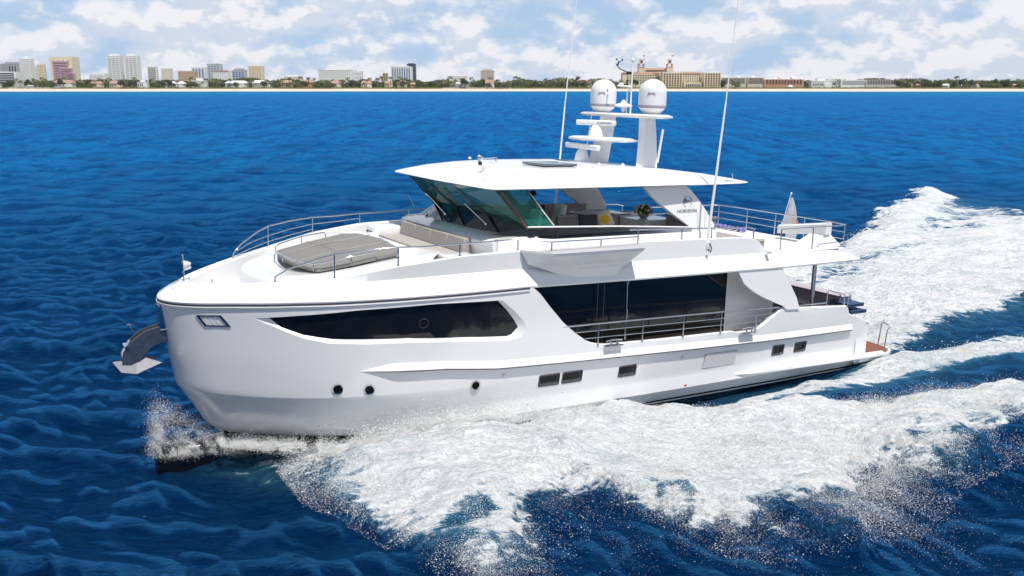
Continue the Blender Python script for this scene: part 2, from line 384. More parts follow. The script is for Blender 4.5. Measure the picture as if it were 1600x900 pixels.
    fn2 = noise(t, pos, 7.0, 6, .7)
    vo = N(t, 'ShaderNodeTexVoronoi', feature='DISTANCE_TO_EDGE'); vo.inputs['Scale'].default_value = 1.9
    wv = N(t, 'ShaderNodeVectorMath', operation='ADD'); nn = N(t, 'ShaderNodeTexNoise'); nn.inputs['Scale'].default_value = 1.3; nn.inputs['Detail'].default_value = 5; L(t, fm.outputs[0], nn.inputs['Vector'])
    L(t, fm.outputs[0], wv.inputs[0]); L(t, nn.outputs['Color'], wv.inputs[1]); L(t, wv.outputs[0], vo.inputs['Vector'])
    lace = maprange(t, vo.outputs['Distance'], 0.0, .22, .16, -.05)
    s = mathn(t, 'ADD', mathn(t, 'ADD', mathn(t, 'MULTIPLY', mathn(t, 'SUBTRACT', fn, .5), 2.0), mathn(t, 'MULTIPLY', mathn(t, 'SUBTRACT', fn2, .5), .7)), lace)
    fv = mathn(t, 'ADD', af.outputs['Fac'], mathn(t, 'MULTIPLY', s, mathn(t, 'MULTIPLY', maprange(t, af.outputs['Fac'], 0.0, .12), .62)))
    fmask = maprange(t, fv, .40, .66)
    # white caps far off: thin and rare
    cap = noise(t, mp.outputs[0], .9, 8, .7); capb = noise(t, pos, .06, 3)
    capm = maprange(t, mathn(t, 'ADD', cap, mathn(t, 'MULTIPLY', capb, .18)), .80, .84, 0, .7)
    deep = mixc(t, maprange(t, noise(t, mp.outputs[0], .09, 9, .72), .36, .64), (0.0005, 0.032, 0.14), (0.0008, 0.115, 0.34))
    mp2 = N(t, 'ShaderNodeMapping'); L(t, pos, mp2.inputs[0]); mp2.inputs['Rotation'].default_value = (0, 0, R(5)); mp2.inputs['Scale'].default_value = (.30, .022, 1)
    stk = noise(t, mp2.outputs[0], 1.0, 8, .75)  # wind-streak colour, painted in place of the uneven brightness of far wave crests
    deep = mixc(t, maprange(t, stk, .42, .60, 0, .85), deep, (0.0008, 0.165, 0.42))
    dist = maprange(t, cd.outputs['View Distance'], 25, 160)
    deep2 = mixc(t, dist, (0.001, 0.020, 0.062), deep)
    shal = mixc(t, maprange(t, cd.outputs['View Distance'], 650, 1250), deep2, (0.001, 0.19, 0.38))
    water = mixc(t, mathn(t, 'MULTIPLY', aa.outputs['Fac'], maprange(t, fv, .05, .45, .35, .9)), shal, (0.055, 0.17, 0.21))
    foamb = mixc(t, maprange(t, fn2, .3, .7), (.76, .79, .81), (.92, .925, .93)); foamc = mixc(t, maprange(t, noise(t, fm.outputs[0], .9, 6, .62), .44, .68, 0, .65), foamb, (.54, .63, .66))
    bn2 = N(t, 'ShaderNodeBump'); bn2.inputs['Distance'].default_value = .09; L(t, fn, bn2.inputs['Height'])
    L(t, maprange(t, fmask, 0, 1, 0, 1.0), bn2.inputs['Strength']); L(t, bn.outputs[0], bn2.inputs['Normal'])
    t.nodes.remove(b); nrm = bn2.outputs[0]
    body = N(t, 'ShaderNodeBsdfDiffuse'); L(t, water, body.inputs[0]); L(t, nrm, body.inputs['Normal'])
    gls = N(t, 'ShaderNodeBsdfGlossy'); gls.inputs[0].default_value = (.075, .37, .80, 1); L(t, nrm, gls.inputs['Normal'])
    L(t, maprange(t, cd.outputs['View Distance'], 20, 500, .06, .22, False), gls.inputs['Roughness'])
    fr = N(t, 'ShaderNodeFresnel'); fr.inputs[0].default_value = 1.333; L(t, nrm, fr.inputs['Normal'])
    fac = mathn(t, 'MINIMUM', mathn(t, 'MULTIPLY', fr.outputs[0], maprange(t, cd.outputs['View Distance'], 20, 300, .95, .60, False)), .50)
    ms = N(t, 'ShaderNodeMixShader'); L(t, fac, ms.inputs[0]); L(t, body.outputs[0], ms.inputs[1]); L(t, gls.outputs[0], ms.inputs[2])
    fd = N(t, 'ShaderNodeBsdfDiffuse'); L(t, foamc, fd.inputs[0]); L(t, nrm, fd.inputs['Normal'])
    mf = N(t, 'ShaderNodeMixShader'); L(t, mathn(t, 'MAXIMUM', fmask, capm), mf.inputs[0]); L(t, ms.outputs[0], mf.inputs[1]); L(t, fd.outputs[0], mf.inputs[2])
    L(t, mf.outputs[0], t.nodes['Material Output'].inputs['Surface'])
    me.materials.append(m)
    return o
sea = make_sea()
# open ocean to the real horizon on the side away from the coast
mo = bpy.data.materials['sea_water']
oc = MB(); ring = []
for rad in (1320, 5000):
    ring.append([(rad * math.sin(t), rad * math.cos(t) if rad * math.cos(t) < 1340 else 1340.0, -0.35) for t in np.radians(np.linspace(-180, 180, 181))])
oc.grid(ring)
oo = oc.build('ocean', mo, smooth=None); oo['kind'] = 'structure'
# ---------------------------------------------------------------- the yacht (local frame: x forward, y port, z up)
yacht = empty('motor_yacht'); TR = R(2.0)
_c, _s = math.cos(TR), math.sin(TR)
yacht.matrix_world = Matrix(((FWD[0] * _c, PORT[0], -FWD[0] * _s, BX + FWD[0] * (8 - 8 * _c)),
                             (FWD[1] * _c, PORT[1], -FWD[1] * _s, BY + FWD[1] * (8 - 8 * _c)),
                             (_s, 0, _c, -8 * _s), (0, 0, 0, 1)))
tag(yacht, 'large white motor yacht with black windows and hardtop running at speed', 'yacht')
YM = yacht.matrix_world.copy()

PLAN = np.array(crom([(24.80, 0), (24.74, .36), (24.5, .85), (24.0, 1.42), (23, 2.22), (22, 2.82), (21, 3.2), (19.5, 3.54), (18, 3.72), (16, 3.79), (12, 3.80), (9, 3.77), (6, 3.72), (3, 3.61), (1.5, 3.55), (0, 3.5)], 14))
_seg = np.hypot(*np.diff(PLAN, axis=0).T); PS = np.concatenate([[0], np.cumsum(_seg)])
def s_of_x(x): return float(np.interp(-x, -PLAN[:, 0], PS))
def plan(s): return np.interp(s, PS, PLAN[:, 0]), np.interp(s, PS, PLAN[:, 1])
def Bx(x): return float(np.interp(-x, -PLAN[:, 0], PLAN[:, 1]))
def inward(s, d):
    """point on the deck plan at arc length s moved d inboard along the normal"""
    x0, y0 = plan(max(0, s - .15)); x1, y1 = plan(s + .15); tx, ty = x1 - x0, y1 - y0; l = math.hypot(tx, ty) or 1
    x, y = plan(s); nx, ny = ty / l, -tx / l          # inboard normal
    if s < .3: nx, ny = -1, 0
    return x - abs(nx) * d, max(0, y - abs(ny) * d) if s > .02 else 0
ZS = lambda x: lerp(x, [0, 6, 12, 16, 19, 22, 23.4, 24.8], [4.06, 4.04, 4.08, 4.11, 4.05, 3.97, 3.89, 3.77])
ZR = lambda x: lerp(x, [0, 2.4, 6.7, 12, 14.3, 16.8, 18.3, 20.55, 24], [1.54, 1.57, 1.65, 1.79, 1.85, 1.93, 2.08, 2.15, 2.2])
def hullp(s, z, off=0.0):
    xb, yb = plan(s); g = 24.8 - xb
    stem = lerp(z, [-1.3, -.3, .28, .9, 1.48, 2.34, 2.9, 3.8], [21.9, 22.9, 23.68, 24.05, 24.42, 24.58, 24.66, 24.8])
    x = xb + (stem - 24.8) * math.exp(-g / 2.6)
    w = math.exp(-(g / 5.0) ** 1.6)
    k = lerp(z, [-1.3, -.3, .28, .9, 1.45, 2.5, 3.9], [.02, .24, .56, .78, .91, .955, 1.0])
    lean = lerp(z, [-1.3, -.3, .12, .45, .87, 1.7, 2.0, 3.9], [1.5, .62, .44, .25, .26, .13, .10, 0])
    y = yb * (1 + w * (k - 1)) - lean * (1 - w) * min(1, g / 3)
    return Vector((x, max(y, 0) + off if s > .02 else 0, z))
def hn(s, z):
    a = hullp(s + .05, z) - hullp(max(s - .05, .03), z); b = hullp(max(s, .1), z + .04) - hullp(max(s, .1), z - .04)
    n = a.cross(b).normalized(); return n if n.y > 0 or n.x > 0.5 else -n
def hpt(x, z, off=0.0):
    """hull surface point given the x it should come out at"""
    s = s_of_x(x)
    for _ in range(6):
        p = hullp(s, z); s = max(0.03, s + (p.x - x) * .9)
    p = hullp(s, z)
    if off: p = p + hn(s, z) * off
    return p, s
def inpoly(px, py, poly):
    ins = False; j = len(poly) - 1
    for i in range(len(poly)):
        xi, yi = poly[i]; xj, yj = poly[j]
        if (yi > py) != (yj > py) and px < (xj - xi) * (py - yi) / (yj - yi) + xi: ins = not ins
        j = i
    return ins
def dens(poly, d=.18):
    out = []
    for i in range(len(poly)):
        a = np.array(poly[i], float); b = np.array(poly[(i + 1) % len(poly)], float); n = max(1, int(np.hypot(*(b - a)) / d))
        out += [tuple(a + (b - a) * k / n) for k in range(n)]
    return out
def to_s(poly):   # (x, z) outline -> (s, z)
    return [(hpt(x, z)[1], z) for x, z in poly]

# outlines given in (x, z)
WIN1 = [(22.95, 3.56), (22.4, 3.30), (21.9, 3.08), (21.3, 2.93), (20.4, 2.87), (19.34, 2.85), (17.8, 2.76), (16.45, 2.66), (16.1, 2.72), (15.86, 2.93), (16.05, 3.2), (16.35, 3.5), (16.62, 3.72), (16.75, 3.82), (18.66, 3.85), (20.6, 3.78), (22.0, 3.66)]
GLA1 = [(22.64, 3.56), (22.38, 3.33), (21.9, 3.14), (21.2, 3.02), (20.3, 2.98), (19.34, 2.96), (17.8, 2.87), (16.50, 2.78), (16.36, 2.82), (16.16, 3.01), (16.3, 3.22), (16.55, 3.52), (16.78, 3.74), (16.84, 3.80), (18.66, 3.83), (20.6, 3.765), (22.1, 3.62)]
def circ(x, z, rx, rz, n=20): return [(x + rx * math.cos(2 * math.pi * k / n), z + rz * math.sin(2 * math.pi * k / n)) for k in range(n)]
PORTH = [(21.06, 1.69), (20.28, 1.64), (17.38, 1.49)]
WINS = [(15.36, 14.71, 1.20, 1.51), (14.58, 13.93, 1.20, 1.51), (12.58, 11.97, 1.14, 1.45), (6.22, 5.71, 1.07, 1.38), (5.16, 4.62, 1.06, 1.37)]
def rrect(x0, x1, z0, z1, r=.06):
    out = []
    for cx, cz, a0 in ((x0 - r, z0 + r, 180), (x1 + r, z0 + r, 270), (x1 + r, z1 - r, 0), (x0 - r, z1 - r, 90)):
        for k in range(4):
            a = R(a0 + 30 * k); out.append((cx - r * math.cos(a) * -1 * (1 if False else -1), cz + r * math.sin(a)))
    return out
def rrect(xa, xb, z0, z1, r=.06):   # xa > xb
    x0, x1 = xb, xa; out = []
    for cx, cz, a0 in ((x0 + r, z0 + r, 180), (x1 - r, z0 + r, 270), (x1 - r, z1 - r, 0), (x0 + r, z1 - r, 90)):
        for k in range(4):
            a = R(a0 + 30 * k); out.append((cx + r * math.cos(a), cz + r * math.sin(a)))
    return out
TOP_AFT = [(15.78, 4.08), (15.54, 3.89), (15.21, 3.51), (14.95, 3.24), (14.73, 3.01), (14.45, 2.78), (14.2, 2.59), (13.95, 2.42), (13.7, 2.30), (13.45, 2.24), (13.18, 2.20), (11, 2.14), (9, 2.11), (8.2, 2.10), (8.05, 2.04), (7.25, 2.03), (6.95, 2.14), (6.6, 2.35), (6.2, 2.58), (6.0, 2.65), (5.4, 2.61), (2.82, 2.44), (2.72, 2.36), (2.62, 2.12), (2.2, 2.0), (1.62, 1.78), (1.50, 1.5), (1.74, .56), (1.70, .45)]
def build_hull_side(sgn):
    zb = -1.2
    top = [(24.80 if False else None)]
    bowtop = [(0.0, ZS(24.8))] + [(s, ZS(plan(s)[0])) for s in np.arange(.25, s_of_x(15.95), .25)]
    aft = [(s_of_x(x), z) for x, z in TOP_AFT]
    low = [(s_of_x(1.7), .45), (s_of_x(1.7), -.5), (s_of_x(1.7), zb)]
    bot = [(s, zb) for s in np.arange(s_of_x(1.9), .3, -.4)] + [(0.0, zb)]
    stem = [(0.0, z) for z in (-.6, 0, .28, .6, .9, 1.2, 1.47, 1.8, 2.1, 2.4, 2.8, 3.2, 3.5)]
    outer = bowtop + aft + low[1:] + bot + stem
    holes = []
    if sgn > 0:
        holes = [to_s(dens(WIN1, .12))] + [to_s(circ(x, z, .135, .115)) for x, z in PORTH] + [to_s(rrect(*w)) for w in WINS]
    else:
        holes = [to_s(dens(WIN1, .12))]
    pts = []; edges = []
    for poly in [outer] + holes:
        n = len(pts); k = len(poly); pts += poly; edges += [(n + i, n + (i + 1) % k) for i in range(k)]
    smax = s_of_x(1.5)
    zz = sorted(set(list(np.arange(-1.1, 4.1, .16)) + [.12, .45, .87, 1.45]))
    for z in zz:
        for s in list(np.arange(.12, 4, .14)) + list(np.arange(4, smax, .3)):
            if inpoly(s, z, outer) and not any(inpoly(s, z, h) for h in holes): pts.append((s, z))
    v, e, f, *_ = delaunay_2d_cdt([Vector(p) for p in pts], edges, [], 0, 1e-4, False)
    F = []
    for t in f:
        cx = sum(v[i].x for i in t) / 3; cz = sum(v[i].y for i in t) / 3
        if inpoly(cx, cz, outer) and not any(inpoly(cx, cz, h) for h in holes): F.append(t)
    P = []
    for q in v:
        p = hullp(q.x, q.y); P.append((p.x, p.y * sgn, p.z))
    mi = [1 if sum(v[i].y for i in t) / 3 < .13 else 0 for t in F]
    if sgn > 0: F = [t[::-1] for t in F]
    return P, F, mi
hull = MB()
for sg in (1, -1):
    P, F, mi = build_hull_side(sg); n = len(hull.v); hull.v += P; hull.f += [tuple(i + n for i in t) for t in F]; hull.mi += mi
# bottom plate and transom close the hull
for xs in [(x, x - .5) for x in np.arange(24, 2.1, -.5)]:
    pass
tr_pts = [(1.62, 1.78), (1.50, 1.5), (1.74, .56), (1.70, -.5), (1.70, -1.2)]
hull.grid([[(x, Bx(x) - lerp(z, [-1.2, -.3, .12, .45, .87, 1.7], [1.5, .55, .36, .2, .17, .03]) if False else hullp(s_of_x(x), z).y, z) for x, z in tr_pts],
           [(x - .12, 0, z) for x, z in tr_pts], [(x, -hullp(s_of_x(x), z).y, z) for x, z in tr_pts]])
hull.build('hull', [hullm, boot], yacht, smooth=24, recalc=True)

def ribbon(zf, x0, x1, prof, name, m, taper=0, both=True, n=110, sm=35):
    """profile [(outward, dz)] swept along the hull at height zf(x)"""
    b = MB()
    for sg in ((1, -1) if both else (1,)):
        rows = []; s0 = s_of_x(x0) if x0 < 24.79 else 0.0; s1 = s_of_x(x1)
        for i in range(n + 1):
            s = s0 + (s1 - s0) * i / n; x = plan(s)[0]; z = zf(x); tp = 1.0
            if taper: tp = min(1, (s - s0) / taper + .02)
            row = []
            for o_, dz in prof:
                p = hullp(s, z + dz * (tp if taper else 1)); nx = hn(max(s, .1), z) if s > .02 else Vector((1, 0, 0))
                h = Vector((nx.x, nx.y, 0)).normalized(); q = p + h * (o_ * tp)
                row.append((q.x, (q.y if s > .02 else 0) * sg, q.z))
            rows.append(row)
        b.grid(rows, closed=True)
    return b.build(name, m, yacht, smooth=sm)
ribbon(ZR, 20.6, 2.38, [(-.03, .30), (.035, .09), (.085, .02), (.085, 0), (.0, -.045), (-.05, -.03)], 'rubbing_strake', gel, taper=.9)
ribbon(lambda x: ZR(x) - .012, 20.5, 2.4, [(.07, .012), (.098, .010), (.098, -.012), (.07, -.014)], 'strake_trim', stripem, taper=.9)
ribbon(lambda x: ZS(x) - .03, 24.8, 15.9, [(-.02, .03), (.015, .025), (.015, -.02), (-.02, -.025)], 'sheer_stripe', stripem)
ribbon(lambda x: ZS(x) - .10, 24.8, 15.9, [(-.02, .045), (.035, .035), (.035, .01), (-.02, -.005)], 'sheer_moulding', gel)
ribbon(lambda x: .03, 14, 1.75, [(-.02, .022), (.012, .02), (.012, -.02), (-.02, -.022)], 'boot_stripe', gel)

# ---- window set in the bow, with its sloping ledge
for sg in (1, -1):
    pane = MB(); led = MB()
    g = dens(GLA1, .25); gi = [hpt(x, z, -.075)[0] for x, z in g]
    pts = to_s(g); v, e, f, *_ = delaunay_2d_cdt([Vector(p) for p in pts] + [Vector((s, z)) for s in np.arange(1.5, 9.5, .3) for z in (3.1, 3.3, 3.5, 3.7) if inpoly(s, z, pts)], [(i, (i + 1) % len(pts)) for i in range(len(pts))], [], 1, 1e-4, False)
    P = [hullp(q.x, q.y) - hn(q.x, q.y) * .07 for q in v]
    pane.add([(p.x, p.y * sg, p.z) for p in P], f)
    w = pane.build('bow_window', blackglass, yacht, smooth=60)
    n = len(WIN1); A = [hpt(x, z, .002)[0] for x, z in WIN1]; Bq = [hpt(x, z, -.072)[0] for x, z in GLA1]
    led.grid([[(p.x, p.y * sg, p.z) for p in A], [(p.x, p.y * sg, p.z) for p in Bq]], closed=True)
    led.build('window_ledge', gel, w, smooth=30)
    if sg > 0:
        rg = MB(); c0, s0 = hpt(18.93, 3.33, -.066); nn = hn(s0, 3.33)
        rg.lathe([(.118, 0), (.125, .004), (.131, 0)], c0, 28, axis=nn, cap=False); rg.build('port_ring', mat('ring_dark', (.05, .05, .055), .4), w)
# ---- portholes and square hull windows
for x, z in PORTH:
    p, s = hpt(x, z, 0); n = hn(s, z)
    b = MB(); b.lathe([(.105, -.06), (.112, .012), (.14, .02), (.148, .0), (.145, -.03)], p, 24, axis=n, cap=False); fr = b.build('porthole', steel, yacht)
    g = MB(); g.lathe([(0, -.05), (.11, -.05)], p, 24, axis=n); g.build('pane', mat('hull_pane', (.012, .016, .016), .15, spec=.3), fr)
for xa, xb, z0, z1 in WINS:
    def inset(d, off): return [hpt(x, z, off)[0] for x, z in rrect(xa - d, xb + d, z0 + d, z1 - d, .05)]
    b = MB(); r0 = inset(-.025, .012); r1 = inset(.0, .014); r2 = inset(.02, -.05); r3 = inset(.05, -.055)
    b.grid([[tuple(p) for p in r] for r in (inset(-.03, 0), r0, r1, r2, r3)], closed=True)
    fr = b.build('hull_window', mat('window_frame', (.10, .10, .11), .25, .4), yacht)
    g = MB(); g.add([tuple(p) for p in inset(.03, -.06)], [tuple(range(16))]); g.build('pane', mat('hull_pane', (.012, .016, .016), .15, spec=.3), fr)
# ---- engine-room louvre
b = MB()
for k in range(11):
    z = 1.02 + k * .04
    xa = 9.27 - k * .006; xb = 7.90 - k * .006
    rows = []
    for x in np.linspace(xa, xb, 12):
        rows.append([tuple(hpt(x, z + dz, o)[0]) for o, dz in ((.004, 0), (.022, .004), (.004, .026))])
    b.grid(rows)
lv = b.build('air_vent', mat('vent_grey', (.60, .60, .62), .5), yacht, smooth=None)
bk = MB(); bk.grid([[tuple(hpt(x, z, .003)[0]) for z in (1.02, 1.47)] for x in np.linspace(9.26, 7.88, 12)]); bk.build('backing', bandgrey, lv)
# ---- small fittings: discharge, fender eyes
for x, z in ((16.55, 1.69), (10.2, 1.50)):
    p, s = hpt(x, z, 0); b = MB(); b.lathe([(.045, 0), (.045, .02), (.02, .03), (0, .03)], p, 10, axis=hn(s, z)); b.build('hull_fitting', steel, yacht)
p, s = hpt(9.9, .52, .004); b = MB(); b.rbox(-.05, .05, -.006, .006, -.025, .025, .004, M=Matrix.Translation(p)); b.build('red_marker', mat('red_mark', (.5, .02, .02), .5), yacht)
# ---- aft spray fin
b = MB(); rows = []
for x in np.linspace(7.8, .3, 40):
    t = (7.8 - x) / 7.5; zt = lerp(t, [0, .5, .58, .78, .82, 1], [.66, .86, .84, .56, .50, .48]) ; o = lerp(t, [0, .12, .5, 1], [.0, .16, .22, .22]); zl = lerp(t, [0, 1], [.58, .41])
    s = s_of_x(max(x, 1.6)); y = hullp(s, .5).y
    z2 = zl + .1 * min(1, t * 5)
    rows.append([(x, y - .1, zt + .04), (x, y + o * .25, zt), (x, y + o, z2), (x, y + o, zl + .015), (x, y - .1, zl)])
for sg in (1, -1): b.grid([[(p[0], p[1] * sg, p[2]) for p in r] for r in rows], closed=True)
b.build('spray_fin', gel, yacht, smooth=40)
# ---- bulb below the stem
b = MB(); rows = []
for x, w, zt, zb in ((25.03, .02, -.28, -1.2), (24.98, .17, -.24, -1.4), (24.7, .27, -.20, -1.5), (24, .38, -.15, -1.5), (23, .52, -.08, -1.5), (22, .75, 0, -1.5), (20.5, 1.2, .1, -1.5)):
    rows.append([(x, w * a, zt + (zb - zt) * c) for a, c in ((0, 0), (.55, .01), (.9, .09), (1, .3), (1, .8), (0, 1), (-1, .8), (-1, .3), (-.9, .09), (-.55, .01))])
b.grid(rows, closed=True); b.add(rows[0], [tuple(range(10))])
b.build('bulbous_bow', boot, yacht, smooth=50)
# ---- fairlead with chrome frame, port bow
frm = [(24.12, 3.55), (23.62, 3.59), (23.42, 3.31), (23.94, 3.28)]
o = [hpt(x, z, .025)[0] for x, z in frm]; cen = sum(o, Vector()) / 4
b = MB(); i1 = [p.lerp(cen, .2) for p in o]; i2 = [p - Vector((.2, .6, 0)).normalized() * .09 for p in i1]; o0 = [hpt(x, z, 0)[0] for x, z in frm]
b.grid([[tuple(p) for p in r] for r in (o0, o, i1, i2)], closed=True); fl = b.build('fairlead', mat('fairlead_frame', (.30, .31, .36), .12, 1.0), yacht, smooth=None)
g = MB(); g.add([tuple(p) for p in i2], [(0, 1, 2, 3)]); g.build('backing', mat('fairlead_inside', (.16, .13, .10), .4, 0, 0, .9, 9), fl)
b = MB()
for t in (.35, .6): a = i2[0].lerp(i2[1], t); c = i2[3].lerp(i2[2], t); b.tube([a + Vector((.01, .05, 0)), c + Vector((.01, .05, 0))], .022, 8)
b.build('roller', mat('roller_dark', (.06, .06, .07), .3, .8), fl)

# ---------------------------------------------------------------- upper band: coaming, bulwark panel and cap
def cap_in(x): return lerp(x, [2.6, 6.8, 7.2, 12, 16, 18, 19.6, 21.2, 22.6, 24.8], [.32, .24, .24, .22, .20, .18, .20, .28, .50, .60])
def cap_z(x): return lerp(x, [2.3, 2.6, 3.1, 3.7, 6.75, 6.95, 7.2, 7.6, 8.2, 11.6, 16, 17.9, 19.6, 21.2, 22.6, 24, 24.8], [4.11, 4.20, 4.38, 4.47, 4.54, 4.66, 4.92, 5.04, 5.08, 5.14, 5.10, 5.04, 4.84, 4.54, 4.39, 4.24, 4.18])
def cre_z(x): return lerp(x, [2.3, 3.4, 6.9, 12, 16.7, 18.2, 19.9, 21.0], [4.12, 4.40, 4.52, 4.56, 4.58, 4.54, 4.47, 4.42])
def cre_in(x): return lerp(x, [2.3, 6.9, 16, 19, 21.2], [.34, .24, .24, .24, .24])
bul = MB(); S_END = s_of_x(2.45)
for sg in (1, -1):
    rows = []
    for s in np.concatenate([np.linspace(0, 3, 30), np.linspace(3.1, S_END, 150)]):
        x = plan(s)[0]; zs = ZS(x); zc = cap_z(x); ci = cap_in(x); zk = min(cre_z(x), zc - .012); ki = cre_in(x) if x < 21 else ci - .03
        aft = lerp(x, [2.4, 3.4], [.35, 0])
        sec = [(.40, zs - .015), (.01, zs - .02), (-.005, zs + .03), (.035, zs + .10), (ki * .45 + .02, (zs + zk) / 2 + .05), (ki - .02, zk - .02), (ki, zk + .01), (ci, zc - .02), (ci + .03, zc), (ci + .16, zc), (ci + .20, zc - .03), (ci + .22, (zc - .8 if x < 19 else zc - .92) if x > 7 else zc - .1)]
        r = []
        for d, z in sec:
            px, py = inward(s, d); r.append((px - aft * 0, py * sg, z))
        rows.append(r)
    bul.grid(rows)
    bul.add(rows[-1], [tuple(range(len(rows[-1])))])
bul.build('bulwark', gel, yacht, smooth=32)
# ---- decks
def deck(name, x0, x1, zf, d, m, n=40, parent=yacht, th=.03):
    b = MB(); rows = []
    for i in range(n + 1):
        x = x0 + (x1 - x0) * i / n; y = max(.02, Bx(min(x, 24.7)) - d)
        rows.append([(x, y * t, zf(x)) for t in (-1, -.5, 0, .5, 1)])
    b.grid(rows); return b.build(name, m, parent, smooth=60)
deck('foredeck', 24.0, 17.6, lambda x: lerp(x, [17.6, 21.5, 24], [4.28, 3.72, 3.62]), .34, nonskid)
deck('upper_deck', 17.7, 2.95, lambda x: lerp(x, [2.4, 8, 17.6], [4.45, 4.50, 4.46]), .28, nonskid)
deck('upper_deck_ceiling', 15.9, 2.35, lambda x: ZS(x) - .01, .05, gel)
deck('main_deck', 17.5, 1.9, lambda x: 1.86 if x > 5.6 else 1.72, .14, mat('main_deck', (.42, .36, .31), .6, 0, 0, .15, 3))
# aft edge of the upper deck
b = MB(); b.prism([(2.35, -3.35, 4.07), (2.42, -3.35, 4.13), (2.9, -3.35, 4.44), (3.3, -3.35, 4.47), (3.3, -3.35, 4.05)], (0, 0, 0), (0, 6.7, 0)); b.build('deck_edge', gel, yacht)
# ---- fold-down balcony box on the port bulwark
A = (16.10, 3.60, 5.06); B_ = (15.55, 4.30, 5.07); C_ = (12.36, 4.20, 5.06); C2 = (12.30, 3.58, 5.08); D = (14.16, 3.68, 4.12); E_ = (13.10, 3.70, 4.12)
F_ = (14.46, 3.96, 4.62); G_ = (12.76, 3.94, 4.62); F2 = (14.40, 3.84, 4.52); G2 = (12.82, 3.83, 4.53); A2 = (15.9, 3.66, 4.72); Cb = (12.30, 3.66, 4.68)
B2 = (15.48, 4.29, 5.0); C3 = (12.38, 4.19, 4.99)
b = MB()
for tri in ([A, B_, C_, C2], [B_, B2, C3, C_], [B2, F_, G_, C3], [F_, F2, G2, G_], [F2, D, E_, G2], [A, B_, B2], [A, B2, A2], [B2, F_, A2], [A2, F_, F2, D], [C_, C3, C2], [C3, G_, Cb, C2], [G_, G2, E_, Cb], ):
    b.add(tri, [tuple(range(len(tri)))])
b.build('balcony_box', gel, yacht, smooth=18)
lg = MB(); lg.prism([(16.15, 3.5, 5.07), (16.1, 3.66, 5.07), (15.55, 4.33, 5.075), (12.33, 4.23, 5.07), (12.30, 3.5, 5.08)], (0, 0, 0), (0, 0, .05)); lg.build('ledge', gel, yacht, smooth=30)
# ---- stub mast light & shell door fitting below the deck edge
b = MB(); b.lathe([(.07, 0), (.07, .14), (.04, .18), (0, .18)], (6.9, 3.60, 4.56), 12, axis=(0, 1, .3)); b.build('deck_light', gel, yacht)

# ---- side glass of the saloon, side deck wall, quarter fins
for sg in (1, -1):
    b = MB(); b.box(16.2, 7.84, 2.82 * sg, 2.86 * sg, 1.86, 4.08); w = b.build('saloon_window', blackglass, yacht, smooth=None)
    b = MB()
    for x in (12.95, 12.72): b.box(x, x - .012, 2.862 * sg, 2.868 * sg, 1.9, 4.06)
    b.build('mullion', mat('mullion_dull', (.16, .15, .14), .5), w, smooth=None)
    b = MB(); b.rbox(7.84, 5.75, 2.70 * sg, 2.90 * sg, 1.86, 4.06, .03); b.build('side_wall', gel, yacht)
    fin = [(8.30, 4.09), (8.18, 3.98), (8.08, 3.84), (7.93, 3.64), (7.70, 3.47), (7.43, 3.31), (7.1, 3.15), (6.72, 3.00), (6.4, 2.87), (6.11, 2.77), (5.9, 2.62), (5.28, 2.58), (5.46, 2.96), (5.5, 3.02), (6.30, 4.09)]
    b = MB(); b.prism([(x, sg * (Bx(x) - .03), z) for x, z in fin], (0, 0, 0), (0, -.10 * sg, 0)); b.build('quarter_fin', gel, yacht, smooth=30)
    # inner lining of the bulwark around the side deck
    b = MB(); rows = []
    for x, z in [p for p in TOP_AFT if p[0] > 1.6 and p[1] > 1.7]:
        y = hullp(s_of_x(x), min(z, 3.9)).y * sg
        rows.append([(x, y, z), (x, y - .035 * sg, z + .025), (x, y - .12 * sg, z + .025), (x, y - .15 * sg, z), (x, y - .15 * sg, 1.86 if x > 5.6 else 1.7)])
    b.grid(rows); b.build('bulwark_lining', gel, yacht, smooth=30)
b = MB(); b.box(5.75, 5.70, -2.8, 2.8, 1.8, 4.05); b.build('aft_glass_door', blackglass, yacht, smooth=None)
b = MB(); b.box(17.2, 16.2, -2.86, 2.86, 1.86, 4.0); b.build('saloon_bulkhead', gel, yacht, smooth=None)

def stanch(b, foot, top, r=.02): b.tube([foot, top], r, 8)
def rail(name, tops, feet_pairs, mids=(), r=.022, m=steel, mr=.014):
    b = MB(); b.tube(tops, r, 10)
    h = b.build(name, m, yacht, smooth=60)
    for f, t in feet_pairs:
        q = MB(); q.tube([f, t], .020, 8); q.lathe([(.04, 0), (.04, .012), (.022, .02)], f, 10); q.build('stanchion', m, h, smooth=60)
    if mids:
        for line in mids:
            q = MB(); q.tube(line, mr, 8); q.build('lower_rail', m, h, smooth=60)
    return h
def cappt(x, dz=0.0, dd=.08):
    s = s_of_x(x); a, c = inward(s, cap_in(x) + dd); return Vector((a, c, cap_z(x) + dz))
